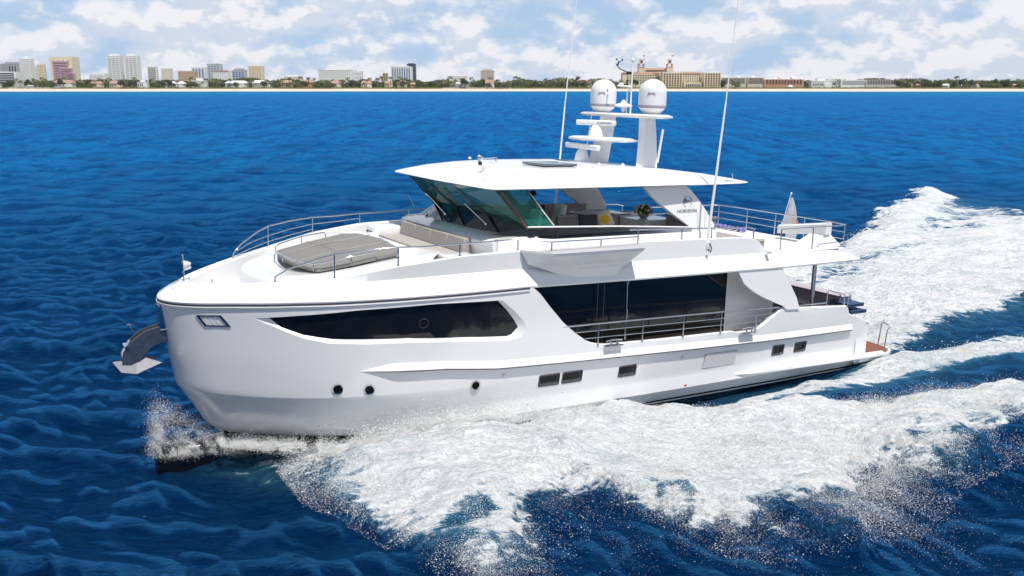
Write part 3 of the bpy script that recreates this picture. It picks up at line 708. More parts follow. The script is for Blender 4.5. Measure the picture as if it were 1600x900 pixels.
# bow rails: tops follow the measured heights
BR = [(22.64, .03), (22.62, .14), (22.3, .32), (21.6, .52), (21.17, .60), (20.4, .56), (19.6, .47), (18.8, .38), (17.9, .31), (17, .30), (16.15, .31)]
for sg in (1, -1):
    f = lambda v: (v[0], v[1] * sg, v[2])
    tops = [f(cappt(x + .0, dz)) for x, dz in BR]
    if sg > 0: tops += [f(Vector((15.5, 4.18, 5.38))), f(Vector((13.8, 4.06, 5.36))), f(Vector((12.45, 3.98, 5.36)))]
    else: tops += [f(cappt(x, .3)) for x in (15, 13.5, 12.4)]
    fe = []
    for x, dz in ((22.63, .14), (21.17, .60), (19.58, .47), (17.9, .31), (16.15, .31)):
        fe.append((f(cappt(x, 0)), f(cappt(x, dz))))
    if sg > 0: fe += [((15.5, 4.18, 5.1), (15.5, 4.18, 5.38)), ((13.8, 4.06, 5.1), (13.8, 4.06, 5.36)), ((12.45, 3.98, 5.1), (12.45, 3.98, 5.62))]
    mids = [[f(cappt(x, dz)) for x, dz in ((22.5, .16), (21.9, .27), (21.17, .32), (20.4, .31), (19.58, .26), (18.8, .2), (17.9, .16))],
            [f(cappt(x, dz)) for x, dz in ((22.55, .05), (21.9, .10), (21.17, .14), (20.4, .13), (19.6, .10))]] if sg < 0 else []
    rail('bow_rail', tops, fe, mids)
tops = [(12.45, 3.6, 5.5)] + [tuple(cappt(x, dz)) for x, dz in ((12.3, .36), (10.4, .31), (9.2, .31), (7.6, .32), (7.35, .33))]
for sg in (1, -1):
    g = [(a, c * sg, z) for a, c, z in tops]
    rail('side_rail', g, [((x, cappt(x)[1] * sg, cap_z(x)), (x, cappt(x)[1] * sg, cap_z(x) + dz)) for x, dz in ((10.4, .31), (9.2, .31), (7.4, .33))])
# upper deck aft rail
za, zt = 4.47, 5.22
tp = [(5.95, 3.22, zt - .02), (4.5, 3.25, zt), (3.0, 3.2, zt), (2.75, 3.1, zt)] + [(2.74, y, zt + .02) for y in (2.5, 0, -2.5)] + [(2.76, -3.2, zt), (3.0, -3.3, zt), (4.5, -3.3, zt), (6.2, -3.3, zt)]
ft = [((5.95, 3.22, 4.55), tp[0]), ((4.5, 3.25, 4.5), tp[1]), ((2.8, 3.12, 4.46), (2.8, 3.12, zt))] + [((2.74, y, 4.46), (2.74, y, zt + .02)) for y in (2.3, 1.26, -.15, -1.62, -3.2)] + [((x, -3.3, 4.5), (x, -3.3, zt)) for x in (4.5, 6.2)]
mid = [[(2.74, 3.1, z), (2.74, -3.25, z)] for z in (4.96, 4.72)] + [[(2.76, -3.28, z), (6.2, -3.3, z)] for z in (4.96, 4.72)]
rail('aft_rail', tp, ft, mid)
# side-deck rail inside the hull opening
for sg in (1, -1):
    tops = [(14.75, 3.72, 2.88), (13.5, 3.72, 2.87), (11, 3.70, 2.83), (8.7, 3.68, 2.79), (6.25, 3.66, 2.72)]
    yy = lambda x: lerp(x, [6, 11, 15], [3.66, 3.70, 3.72])
    fe = [((x, yy(x) * sg, z0), (x, yy(x) * sg, z1)) for x, z0, z1 in ((13.48, 2.24, 2.87), (11.86, 2.19, 2.84), (10.28, 2.16, 2.82), (8.74, 2.13, 2.79), (7.22, 2.08, 2.74))]
    mid = [[(14.45, 3.72 * sg, 2.70 - .02), (7, 3.67 * sg, 2.55), (6.55, 3.66 * sg, 2.54)], [(14.0, 3.72 * sg, 2.47), (7.0, 3.67 * sg, 2.34)]]
    rail('side_deck_rail', [(a, c * sg, z) for a, c, z in tops], fe, mid, r=.026)
b = MB(); b.tube([(12.5, 3.70, 2.30), (12.5, 3.66, 4.06)], .022, 8); b.lathe([(.06, -.05), (.06, .05)], (12.5, 3.66, 4.02), 12); b.tube([(12.5, 3.69, 2.9), (12.5, 3.70, 3.2)], .035, 8); b.build('deck_pole', steel, yacht)
# cleats on the hull top
for x in (12.95, 7.62):
    b = MB(); z = 2.17 if x > 10 else 2.03
    b.rbox(x - .32, x + .32, 3.70, 3.84, z - .005, z + .02, .01)
    for dx in (-.11, .11): b.tube([(x + dx, 3.78, z), (x + dx, 3.78, z + .15)], .03, 8)
    b.tube([(x - .28, 3.78, z + .16), (x - .1, 3.78, z + .18), (x + .1, 3.78, z + .18), (x + .28, 3.78, z + .16)], .026, 8); b.build('mooring_cleat', steel, yacht)

# ---------------------------------------------------------------- foredeck: trunk, sun pad, sofa
TRK = [(22.55, 0), (22.45, .9), (22.1, 1.55), (21.5, 2.0), (20.6, 2.3), (19.4, 2.5), (18.25, 2.62)]
tz = lambda x: lerp(x, [18.2, 19, 20.2, 21.4, 22.6], [4.90, 4.85, 4.67, 4.47, 4.30])
b = MB(); arc = [(x, y) for x, y in crom(TRK, 8)]; full = [(x, -y) for x, y in arc[::-1]] + arc[1:]
rows = [[(x, y, 3.55) for x, y in full], [(x, y, tz(x) - .14) for x, y in full], [(x - .05, y * .985, tz(x) - .03) for x, y in full], [(x - .14, y * .96, tz(x)) for x, y in full], [(x - .5, y * .8, tz(x) + .03) for x, y in full], [(min(x - 1.2, 21.2) if x > 19.5 else x, y * .4, tz(x) + .06) for x, y in full]]
b.grid(rows); b.add(rows[-1], [tuple(range(len(rows[-1])))]); b.box(18.26, 18.22, -2.62, 2.62, 3.9, 4.78)
b.build('coachroof', gel, yacht, smooth=35)
SP = [(21.12, 1.70, 4.56), (20.2, 1.92, 4.72), (19.0, 1.95, 4.93), (18.75, 1.5, 4.98), (18.62, 0, 5.03), (18.75, -1.5, 4.98), (19.0, -1.95, 4.93), (20.2, -1.92, 4.72), (21.12, -1.70, 4.56), (21.38, -.8, 4.57), (21.45, 0, 4.58), (21.38, .8, 4.57)]
b = MB(); c = Vector((20.1, 0, 4.86)); top = [tuple(Vector(p) + Vector((0, 0, .03))) for p in SP]; inn = [tuple(Vector(p).lerp(c, .10) + Vector((0, 0, .055))) for p in SP]; inn2 = [tuple(Vector(p).lerp(c, .5) + Vector((0, 0, .06))) for p in SP]; bt = [tuple(Vector(p) - Vector((0, 0, .05))) for p in SP]
b.grid([bt, top, inn, inn2], closed=True); b.add(inn2, [tuple(range(len(inn2)))])
sp = b.build('sun_pad', greyfab, yacht, smooth=50)
b = MB()
for y in (-.66, .66):
    b.tube([(21.35, y, 4.645), (20.1, y, 4.885), (18.7, y, 5.07)], .012, 5)
b.tube([(20.2, -1.85, 4.79), (20.2, 0, 4.90), (20.2, 1.85, 4.79)], .008, 5)
b.build('seam', mat('seam_thread', (.34, .32, .30), .9), sp)
b = MB()
pr = [(19.6, 1.98, 5.02), (20.3, 1.98, 4.92), (21.0, 1.80, 4.77), (21.2, 1.62, 4.72), (21.45, .8, 4.72), (21.5, 0, 4.73), (21.45, -.8, 4.72), (21.2, -1.62, 4.72), (21.0, -1.80, 4.77), (20.3, -1.98, 4.92), (19.6, -1.98, 5.02)]
b.tube([(19.55, 1.98, 4.86)] + pr + [(19.55, -1.98, 4.86)], .02, 8)
for q in (pr[1], pr[3], pr[5], pr[7], pr[9]): b.tube([q, (q[0], q[1], q[2] - .2)], .014, 6)
b.build('pad_rail', steel, yacht, smooth=60)
# sofa below the windscreen
b = MB(); b.rbox(17.15, 17.75, -2.05, 2.05, 4.3, 4.72, .04); b.build('sofa_base', gel, yacht)
b = MB(); b.rbox(16.98, 17.82, -2.06, 2.06, 4.70, 4.86, .05); b.build('sofa_seat', taupel, yacht)
for k in range(4):
    y0 = -2.1 + k * 1.05; b = MB()
    b.prism([(17.12, y0 + .01, 4.86), (17.02, y0 + .01, 5.26), (16.82, y0 + .01, 5.27), (16.82, y0 + .01, 4.8)], (0, 0, 0), (0, 1.03, 0)); o = b.build('sofa_backrest', taupe, yacht, smooth=30)
    bv = o.modifiers.new('bevel', 'BEVEL'); bv.width = .035; bv.segments = 2
b = MB(); b.rbox(17.0, 17.9, -2.95, -2.12, 4.2, 5.10, .10);  b.build('deck_locker', gel, yacht)
for bx_ in ((17.0, 17.9, 2.12, 2.9, 4.2, 4.92, .10), (18.0, 18.7, -3.15, -2.72, 3.9, 4.86, .06), (20.4, 21.1, -2.85, -2.3, 3.6, 4.22, .05), (19.6, 20.3, -3.0, -2.5, 3.6, 4.4, .05)):
    b = MB(); b.rbox(*bx_); b.build('deck_step', gel, yacht)
b = MB(); b.box(17.905, 17.915, -2.8, -2.66, 4.85, 4.92); b.box(17.905, 17.915, -2.55, -2.41, 4.85, 4.92); b.build('locker_vent', rubber, yacht, smooth=None)
for x, y in ((18.02, -1.75), (18.0, .55)):
    b = MB(); b.prism([(x, y, 4.47), (x + .12, y + .35, 4.47), (x - .05, y + .5, 4.47), (x - .18, y + .15, 4.47)], (0, 0, -.1), (0, 0, .02)); b.build('deck_mat', amber, yacht, smooth=None)
# bow bulkhead and little fittings
b = MB(); b.rbox(23.95, 23.2, -.35, .35, 3.6, 3.82, .05); b.build('bow_locker', gel, yacht)
b = MB(); b.lathe([(.09, 0), (.09, .12), (.16, .16), (.16, .2), (.07, .22), (.07, .3), (0, .3)], (22.95, .9, 3.62), 14); b.build('windlass', steel, yacht)
for y in (-1.45, -1.25): 
    b = MB(); b.rbox(23.12, 23.16, y, y + .09, 3.86, 3.96, .01); b.build('locker_latch', rubber, yacht)
# jack staff and burgee
b = MB(); b.tube([(24.12, 0, 4.18), (24.14, 0, 4.86)], .016, 8); b.lathe([(0, -.02), (.028, 0), (0, .03)], (24.14, 0, 4.88), 10); js = b.build('bow_flagstaff', steel, yacht)
def flag(name, P0, dirv, w, h, m, parent, n=14, amp=.05, shape=lambda t: 1, ph=0.0, fall=0.0):
    rows = []; dirv = Vector(dirv).normalized(); side = Vector((-dirv.y, dirv.x, 0))
    for i in range(n + 1):
        t = i / n; p = Vector(P0) + dirv * (w * t) + side * (amp * math.sin(t * 7 + ph) * t) - Vector((0, 0, fall * t * t)); hh = h * shape(t)
        rows.append([tuple(p - Vector((0, 0, (h - hh) / 2)) - Vector((0, 0, hh * k / 6)) + side * (.03 * math.sin(k * 1.3 + t * 3 + ph))) for k in range(7)])
    b = MB(); b.grid(rows); o = b.build(name, m, parent, smooth=180); return o
clothm = bpy.data.materials.new('white_flag_cloth'); clothm.use_nodes = True; _t = clothm.node_tree; _t.nodes.clear()
_d = N(_t, 'ShaderNodeBsdfDiffuse'); _d.inputs[0].default_value = (.88, .88, .9, 1); _l = N(_t, 'ShaderNodeBsdfTranslucent'); _l.inputs[0].default_value = (.88, .88, .9, 1); _m = N(_t, 'ShaderNodeMixShader'); _o = N(_t, 'ShaderNodeOutputMaterial')
_c = N(_t, 'ShaderNodeTexCoord'); L(_t, mixc(_t, noise(_t, _c.outputs['Object'], 5), (.84, .84, .87), (.9, .9, .91)), _d.inputs[0]); L(_t, _d.outputs[0], _m.inputs[1]); L(_t, _l.outputs[0], _m.inputs[2]); L(_t, _m.outputs[0], _o.inputs[0])
flag('pennant', (24.14, 0, 4.76), (-.75, -.65, 0), .34, .36, clothm, js, shape=lambda t: 1 - .72 * t, amp=.06)

# ---------------------------------------------------------------- deckhouse
b = MB()   # white cowl between sofa and windscreen
cw = lambda y: 1 - (abs(y) / 3.0) ** 3
rows = []
for y in np.linspace(-3.0, 3.0, 25):
    k = cw(y)
    rows.append([(15.2, y, 5.36), (15.95 + .2 * k, y, 5.33 + .02 * k), (16.45 + .3 * k, y, 5.30), (16.62 + .28 * k, y, 5.24), (16.64 + .28 * k, y, 5.1), (16.5, y, 4.45)])
b.grid(rows)
for r_ in (rows[0], rows[-1]): b.add([(15.2, r_[0][1], 4.45)] + r_, [tuple(range(7))])
b.build('cowl', gel, yacht, smooth=40)
GT = [(-2.86, 16.48), (-2.3, 16.72), (-.95, 16.86), (.93, 16.84), (2.72, 16.46)]       # top of windscreen (y, x), z 6.62
GB = [(-3.02, 15.40), (-2.42, 15.56), (-1.0, 15.64), (.98, 15.62), (2.9, 15.47)]; GZ = [5.67, 5.72, 5.745, 5.715, 5.60]        # bottom, z 5.62
ZT, ZB = 6.66, 5.60
wsf = MB()
KB = [(-3.08, 15.92), (-2.5, 16.08), (-1.0, 16.16), (1.0, 16.10), (2.2, 15.86), (3.02, 15.42)]
wsf.grid([[(x, y, z) for (y, x), z in zip(GB, GZ)], [(np.interp(y, [k[0] for k in KB], [k[1] for k in KB]), y * 1.02, 5.345) for y, x in GB]])
wsf.build('windscreen_base', blackgloss, yacht, smooth=30)
for i in range(4):
    (ya, xa), (yb, xb) = GT[i], GT[i + 1]; (yc, xc), (yd, xd) = GB[i], GB[i + 1]
    b = MB(); b.add([(xa, ya, ZT), (xb, yb, ZT), (xd, yd, GZ[i + 1]), (xc, yc, GZ[i])], [(0, 1, 2, 3)]); w = b.build('windscreen_pane', greenglass, yacht, smooth=None)
for i, m_ in ((0, blackgloss), (1, greywood), (2, greywood), (3, greywood), (4, greywood)):
    (ya, xa), (yc, xc) = GT[i], GB[i]; b = MB()
    b.tube([(xa, ya, ZT + .03), (xc, yc, GZ[i] - .03)], .035, 6); b.build('windscreen_mullion', mat('mullion_grey', (.10, .08, .08), .3) if i < 4 else mat('pillar_bronze', (.16, .11, .09), .25, .5), yacht)
# port pillar, side panes with slanting frames, both sides
for sg in (1, -1):
    y0, y1 = 2.9 * sg, 2.74 * sg
    b = MB(); b.add([(15.46, y0, 5.60), (16.44, y1, ZT), (16.08, y1, ZT), (15.10, y0, 5.60)], [(0, 1, 2, 3)]); b.add([(16.2, 2.15 * sg, 5.345), (15.5, y0, 5.6), (15.1, y0, 5.6), (14.85, y0, 5.34), (15.5, 3.05 * sg, 5.34)], [(0, 1, 2, 3, 4)]); b.build('corner_pillar', blackgloss, yacht, smooth=None)
    b = MB(); b.add([(15.40, y0, 5.62), (16.28, y1, ZT), (15.50, y1, ZT), (14.62, y0, 5.62)], [(0, 1, 2, 3)]); b.build('side_window', greenglass, yacht, smooth=None)
    b = MB(); b.tube([(15.50, y1, ZT + .02), (14.60, y0, 5.62)], .028, 8); b.build('window_post', steel, yacht)
    # tinted wind break and its pale top rail, white cabin side beneath
    b = MB(); b.add([(15.45, 2.93 * sg, 5.60), (9.55, 2.93 * sg, 5.36), (9.55, 2.98 * sg, 5.24), (14.9, 3.0 * sg, 5.26), (15.3, 3.0 * sg, 5.36)], [(0, 1, 2, 3, 4)]); b.build('wind_break', brownglass, yacht, smooth=None)
    b = MB(); b.tube([(15.5, 2.93 * sg, 5.62), (12.5, 2.94 * sg, 5.53), (9.5, 2.94 * sg, 5.38)], .025, 8); b.build('wind_break_rail', gel, yacht)
    b = MB(); rows = []
    for x in np.linspace(16.5, 8.6, 40):
        zt_ = lerp(x, [8.6, 14.7, 15.1, 15.5, 16.5], [5.25, 5.26, 5.30, 5.37, 5.32])
        rows.append([(x, 2.85 * sg, 4.45), (x, 3.04 * sg, 4.45), (x, 3.03 * sg, zt_ - .07), (x, 3.0 * sg, zt_), (x, 2.88 * sg, zt_), (x, 2.85 * sg, zt_ - .08)])
    b.grid(rows, closed=True); b.build('cabin_side', gel, yacht, smooth=30)
    # wing
    wo_ = [(11.42, 6.74), (11.28, 6.57), (11.08, 6.36), (10.82, 6.16), (10.55, 5.97), (10.3, 5.81), (10.02, 5.64), (9.58, 5.37), (9.56, 5.20), (8.66, 5.22), (8.60, 5.42), (8.90, 5.82), (9.21, 6.2), (9.55, 6.53), (9.85, 6.74)]
    b = MB(); yw = lambda z: (2.96 - .12 * (z - 5.2)) * sg
    n = len(wo_); o1 = [(x, yw(z), z) for x, z in wo_]; o2 = [(x, yw(z) - .16 * sg, z) for x, z in wo_]
    cx = sum(p[0] for p in o1) / n
    b.prism(o1, (0, 0, 0), (0, -.16 * sg, 0)); wg = b.build('wing_panel', gel, yacht, smooth=30)
    bv = wg.modifiers.new('bevel', 'BEVEL'); bv.width = .02; bv.segments = 2
    b = MB(); b.rbox(8.6, 9.6, 2.80 * sg, 3.0 * sg, 4.5, 5.24, .03); b.build('wing_foot', gel, yacht)
    if sg > 0:
        M = Matrix(((-1, 0, 0, 0), (0, 0, 1, 0), (0, 1, 0, 0), (0, 0, 0, 1)))
        yy = yw(5.92) + .012
        text_part('lettering', 'HORIZON', .17, Matrix.Translation((9.73, yw(5.87) + .004, 5.83)) @ Matrix.Rotation(-.12, 4, 'X') @ M, markgrey, wg)
        e = MB(); cx, cz, rr = 9.70, 6.16, .17
        def arc(a0, a1, r0=rr, w=.016, n=14): e.tube([(cx - r0 * math.cos(R(a)), yy - .005 - .12 * (cz + r0 * math.sin(R(a)) - 6.0) - .02, cz + r0 * math.sin(R(a))) for a in np.linspace(a0, a1, n)], w, 5)
        arc(95, 245, w=.013); arc(295, 350, w=.014); arc(8, 65, w=.02)
        pts = [(-.15, .03), (-.09, .12), (-.02, .05), (.06, .05), (.10, .03), (-.16, -.02)]
        e.prism([(cx - a, yy - .035, cz + c_) for a, c_ in pts], (0, 0, 0), (0, .008, 0)); e.tube([(cx + .16, yy - .03, cz - .06), (cx, yy - .03, cz - .0), (cx - .15, yy - .03, cz)], .01, 5)
        e.build('emblem', markgrey, wg)
        for xa, xb in ((9.32, 9.30), (8.98, 9.05)):
            q = MB(); q.tube([(xa, yw(5.85) + .002, 5.86), (xb, yw(5.3) + .002, 5.28)], .007, 4); q.build('panel_seam', bandgrey, wg)
# wipers
for (ya, xa), (yb, xb) in (((-2.15, 15.95), (-1.05, 16.02)), ((.35, 15.98), (1.45, 15.98))):
    b = MB(); b.tube([(xb + .02, yb, 5.56), (xa + .14, ya + .02, 6.02)], .014, 6); b.tube([(xa + .14, ya - .02, 6.02), (xa + .2, ya - .08, 6.08)], .02, 6); b.lathe([(.04, 0), (.03, .05), (0, .05)], (xb + .02, yb, 5.53), 8); b.build('wiper', steel, yacht)
# searchlight/mirror frame at the starboard corner
b = MB(); b.prism([(16.2, -2.95, 5.6), (16.45, -2.5, 5.72), (16.6, -2.5, 5.98), (16.35, -3.0, 5.9)], (0, 0, 0), (.03, 0, .02)); b.build('mirror', seatw, yacht, smooth=None)
# ---- hardtop
HE = crom([(17.02, 0), (16.98, 1.2), (16.92, 2.4), (16.86, 3.02), (16.62, 3.24), (15.6, 3.26), (13, 3.22), (10, 3.12), (8.2, 3.04), (7.55, 2.98), (7.28, 2.88), (7.22, 2.7), (7.34, 1.5), (7.42, 0)], 8)
out = [(x, -y) for x, y in HE[::-1]] + [(x, y) for x, y in HE[1:-1]]
b = MB(); rings = []
def ring(k, z, zz=None):
    cx = 12.2
    r = []
    for x, y in out:
        dx = (x - cx); L_ = 4.85
        ins = k
        nx = x - math.copysign(min(abs(dx), ins * (1.6 if dx > 0 else 2.6)), dx); ny = y - math.copysign(min(abs(y), ins), y)
        r.append((nx, ny, z + (-.05 if x > 16 else 0) * 0))
    return r
for k, z in ((.25, 6.69), (.06, 6.685), (0.0, 6.715), (.03, 6.75), (.22, 6.84), (.55, 6.97), (1.0, 7.09), (1.5, 7.17), (2.1, 7.22), (2.7, 7.245)): rings.append(ring(k, z))
b.grid(rings, closed=True); b.add(rings[0], [tuple(range(len(out)))]); b.add(rings[-1], [tuple(range(len(out)))])
b.build('hardtop', gel, yacht, smooth=50)
b = MB(); b.rbox(13.1, 14.3, .55, 1.75, 7.20, 7.265, .02); b.build('roof_hatch', mat('hatch_glass', (.10, .12, .15), .1, 0, .5), yacht)
b = MB(); b.lathe([(.05, 0), (.03, .1), (.02, .22)], (15.9, 1.05, 6.98), 10); b.rbox(15.82, 16.0, .93, 1.17, 7.19, 7.32, .03); nl = b.build('camera_light', gel, yacht)
b = MB(); b.rbox(16.0, 16.02, .96, 1.14, 7.2, 7.31, .004); b.build('lens', rubber, nl)
b = MB(); b.tube([(14.8, -1.0, 7.26), (14.3, -1.0, 7.28)], .02, 8); b.lathe([(.02, 0), (.10, .12), (.11, .16), (0, .1)], (14.75, -1.0, 7.26), 14, axis=(1, 0, 0)); b.tube([(14.3, -1.0, 7.26), (14.3, -1.0, 7.15)], .03, 6); b.build('air_horn', steel, yacht)
for x, y in ((14.6, -2.2), (11.7, .9), (12.6, 1.9), (11.0, 1.2)):
    b = MB(); b.lathe([(.05, 0), (.05, .05), (0, .08)], (x, y, 7.16), 10); b.build('roof_fitting', gel, yacht)
b = MB(); b.tube([(8.35, 2.95, 6.80), (8.0, 2.98, 6.80), (8.0, 2.9, 7.02)], .015, 6); b.build('antenna_bracket', steel, yacht)
# ---- mast
for sg in (1, -1):
    b = MB()
    def sec(x0, x1, y, z, t=.13): return [(x0, y - t * .4, z), (x0 - .1, y + t, z), (x1 + .1, y + t, z), (x1, y - t * .2, z), (x1 + .1, y - t, z), (x0 - .1, y - t, z)]
    b.grid([sec(10.52, 9.72, 1.30 * sg, 7.1), sec(10.36, 9.68, 1.15 * sg, 8.0), sec(10.28, 9.68, 1.03 * sg, 8.66)], closed=True); b.build('mast_leg', gel, yacht, smooth=25)
PF = [(10.62, 0), (10.6, 1.6), (10.42, 2.1), (10.15, 2.30), (9.95, 2.22), (9.8, 1.9), (9.72, 1.2), (9.72, 0)]
pf = [(x, -y) for x, y in PF[::-1]] + [(x, y) for x, y in PF[1:-1]]
b = MB(); b.grid([[(10.15 + (x - 10.15) * k, y * (1 - (1 - k) * .35), z + abs(y) * 0) for x, y in pf] for k, z in ((.8, 8.63), (1, 8.67), (1, 8.71), (.8, 8.76))], closed=True); b.add([(10.15 + (x - 10.15) * .8, y * .93, 8.63) for x, y in pf], [tuple(range(len(pf)))]); b.add([(10.15 + (x - 10.15) * .8, y * .93, 8.76) for x, y in pf], [tuple(range(len(pf)))])
b.build('mast_platform', gel, yacht, smooth=40)
MP = [(10.45, 1.2), (11.0, 1.15), (11.4, .6), (11.65, -.3), (11.6, -1.0), (11.35, -1.35), (10.8, -1.4), (10.2, -1.3), (10.2, 0)]
b = MB(); b.grid([[(11 + (x - 11) * k, y * k, z) for x, y in MP] for k, z in ((.85, 7.86), (1, 7.90), (1, 7.94), (.85, 7.99))], closed=True); b.add([(11 + (x - 11) * .85, y * .85, 7.99) for x, y in MP], [tuple(range(9))]); b.add([(11 + (x - 11) * .85, y * .85, 7.86) for x, y in MP], [tuple(range(9))]); b.build('radar_platform', gel, yacht, smooth=40)
def radar(name, c, length, h, yaw, lettering=None):
    c = Vector(c); b = MB(); b.lathe([(.24, 0), (.24, .05), (.21, .18), (.17, .30), (.10, .38), (0, .40)], c, 18)
    ped = b.build(name, radome, yacht, smooth=60)
    a = MB(); M = Matrix.Translation(c + Vector((0, 0, .46))) @ Matrix.Rotation(yaw, 4, 'Z'); a.rbox(-.075, .075, -length / 2, length / 2, -h / 2, h / 2, .05, M=M); a.rbox(-.06, .06, -.1, .1, -.12, 0, .02, M=M)
    ar = a.build('radar_bar', radome, ped, smooth=60)
    if lettering:
        T = M @ Matrix.Translation((.078, length * .22, -.045)) @ Matrix(((0, 0, 1, 0), (1, 0, 0, 0), (0, 1, 0, 0), (0, 0, 0, 1)))
        text_part('lettering', lettering, .13, T, markgrey, ped)
radar('upper_radar', (10.98, -.35, 7.97), 1.35, .17, R(38), 'GARMIN')
radar('lower_radar', (11.35, -.55, 7.20), 2.3, .17, R(-8))
for sg in (1, -1):
    c = (10.05, 1.30 * sg, 8.76); b = MB()
    b.lathe([(.20, 0), (.27, .03), (.42, .19)], c, 32); dm = b.build('satellite_dome', radome, yacht, smooth=60)
    b = MB(); b.lathe([(.422, .19), (.428, .20), (.434, .28), (.43, .285)], c, 32); b.build('band', bandgrey, dm, smooth=60)
    b = MB(); b.lathe([(.43, .28), (.437, .5), (.432, .68)] + [(.432 * math.cos(a), .68 + .40 * math.sin(a)) for a in np.linspace(.1, math.pi / 2, 12)], c, 40); b.build('cover', radome, dm, smooth=60)
    for txt, dz, sz, w in (('SEATEL', .60, .075, 1), ):
        me = MB()
        T = Matrix.Translation((c[0] + .30, c[1] + .315, c[2] + dz)) @ Matrix.Rotation(R(-43), 4, 'Z') @ Matrix(((-1, 0, 0, 0), (0, 0, 1, 0), (0, 1, 0, 0), (0, 0, 0, 1)))
        text_part('lettering', txt, sz, T, markpurple, dm, depth=.006)
b = MB(); b.lathe([(.05, -.14), (.07, 0), (.26, .03), (.30, .07), (.22, .12), (.08, .16), (.05, .24), (0, .26)], (10.2, .02, 8.93), 20); b.build('gps_dome', radome, yacht, smooth=60)
b = MB()
b.tube([(10.12, .30, 8.74), (10.08, .24, 9.55), (10.05, .21, 10.4)], .028, 8); b.lathe([(.05, 0), (.06, .04), (.04, .1), (0, .11)], (10.05, .21, 10.4), 10); b.tube([(10.12, .08, 8.74), (10.1, .07, 9.45), (10.08, .22, 9.55)], .025, 8); b.tube([(10.08, .22, 9.6), (10.5, .05, 9.62)], .03, 8)
cm = b.build('light_mast', gel, yacht, smooth=60)
b = MB(); b.lathe([(.07, 0), (.09, .05), (.07, .1), (0, .11)], (10.3, -.02, 9.62), 10); b.build('nav_light', radome, cm)
b = MB(); b.tube([(10.06, .10, 10.02), (10.2, -.28, 10.17), (10.22, -.36, 10.25), (10.2, -.35, 10.42)], .018, 6); b.rbox(9.98, 10.14, 0, .18, 9.99, 10.08, .03); b.tube([(10.2, -.35, 10.33), (10.2, -.22, 10.43)], .012, 5)
for q in ((10.2, -.46, 10.47), (10.2, -.44, 10.3), (10.15, -.22, 10.45)): b.lathe([(0, -.04), (.035, 0), (0, .04)], q, 8)
b.build('wind_sensor', rubber, cm)
b = MB(); b.tube([(10.12, -2.05, 7.4), (10.1, -1.90, 8.45), (10.08, -1.66, 9.92)], .018, 6, rr=[.02, .02, .008]); b.build('whip_antenna', antenna, yacht)
b = MB(); b.tube([(9.02, .46, 7.2), (8.98, .6, 8.27)], .04, 8); b.build('stub_antenna', antenna, yacht)
b = MB(); b.tube([(9.40, 3.55, 4.60), (9.39, 3.52, 5.1), (9.27, 3.5, 6.3), (9.03, 3.5, 9.2)], .04, 8, rr=[.045, .045, .04, .028]); b.tube([(9.03, 3.5, 9.2), (8.78, 3.5, 12.8)], .02, 6, rr=[.022, .012]); b.lathe([(.05, -.12), (.07, 0), (.05, .12)], (9.40, 3.56, 4.9), 10); b.build('whip_antenna', antenna, yacht)
b = MB(); b.tube([(10.62, -3.2, 4.9), (10.52, -3.2, 5.8), (10.32, -3.2, 8.9)], .04, 8, rr=[.045, .04, .028]); b.tube([(10.32, -3.2, 8.9), (9.95, -3.2, 13.2)], .02, 6, rr=[.022, .012]); b.build('whip_antenna', antenna, yacht)
b = MB()
b.tube([(9.40, 3.62, 4.98), (9.36, 3.68, 4.84), (9.40, 3.70, 4.7), (9.46, 3.66, 4.8)], .02, 6); b.build('antenna_clamp', rubber, yacht)

# ---------------------------------------------------------------- inside the deckhouse
b = MB(); b.rbox(15.3, 14.5, -2.4, 2.4, 4.45, 5.45, .08); b.rbox(15.2, 14.6, -1.2, 1.2, 5.4, 5.72, .06); b.build('helm_console', mat('console_dark', (.07, .06, .06), .4), yacht)
def helm_seat(x, y):
    b = MB(); b.tube([(x, y, 4.47), (x, y, 4.95)], .09, 12); b.lathe([(.22, 0), (.2, .04), (.09, .06)], (x, y, 4.47), 16); st = b.build('helm_seat', steel, yacht)
    M = Matrix.Translation((x, y, 0))
    for nm, bx in (('seat_cushion', (-.26, .28, -.28, .28, 4.95, 5.10)), ):
        q = MB(); q.rbox(*bx, .06, M=M); q.build(nm, seatw, st)
    q = MB(); q.rbox(-.08, .08, -.28, .28, 0, .72, .07, seg=4, M=M @ Matrix.Translation((-.28, 0, 5.22)) @ Matrix.Rotation(-.2, 4, 'Y')); q.build('backrest', seatw, st)
    for s_ in (-.32, .32):
        q = MB(); q.rbox(-.22, .22, s_ - .04, s_ + .04, 5.28, 5.34, .03, M=M); q.build('armrest', seatw, st)
    q = MB(); q.rbox(-.02, .01, -.18, .18, .28, .60, .02, M=M @ Matrix.Translation((-.17, 0, 5.22)) @ Matrix.Rotation(-.2, 4, 'Y')); q.build('back_pad', mat('seat_grey', (.62, .64, .60), .6), st)
helm_seat(13.1, .35); helm_seat(14.75, 1.55); helm_seat(13.9, -1.2)
b = MB(); b.rbox(13.4, 9.6, -2.85, -2.25, 4.46, 5.2, .05); b.rbox(13.4, 9.6, -2.9, -2.72, 5.1, 5.48, .05); b.rbox(12.95, 12.75, -2.3, 2.0, 4.9, 5.42, .05) if False else None
b.build('starboard_sofa', taupe, yacht)
b = MB(); b.rbox(13.2, 10.2, 1.75, 2.65, 4.46, 5.05, .05); b.rbox(13.35, 11.2, 1.1, 1.3, 5.0, 5.62, .05); b.build('port_sofa', taupe, yacht)
b = MB(); b.rbox(10.9, 9.2, -1.9, -.6, 5.33, 5.38, .02); b.tube([(10.0, -1.3, 4.47), (10.0, -1.3, 5.34)], .07, 10); b.build('saloon_table', mat('table_top', (.30, .33, .36), .15), yacht)
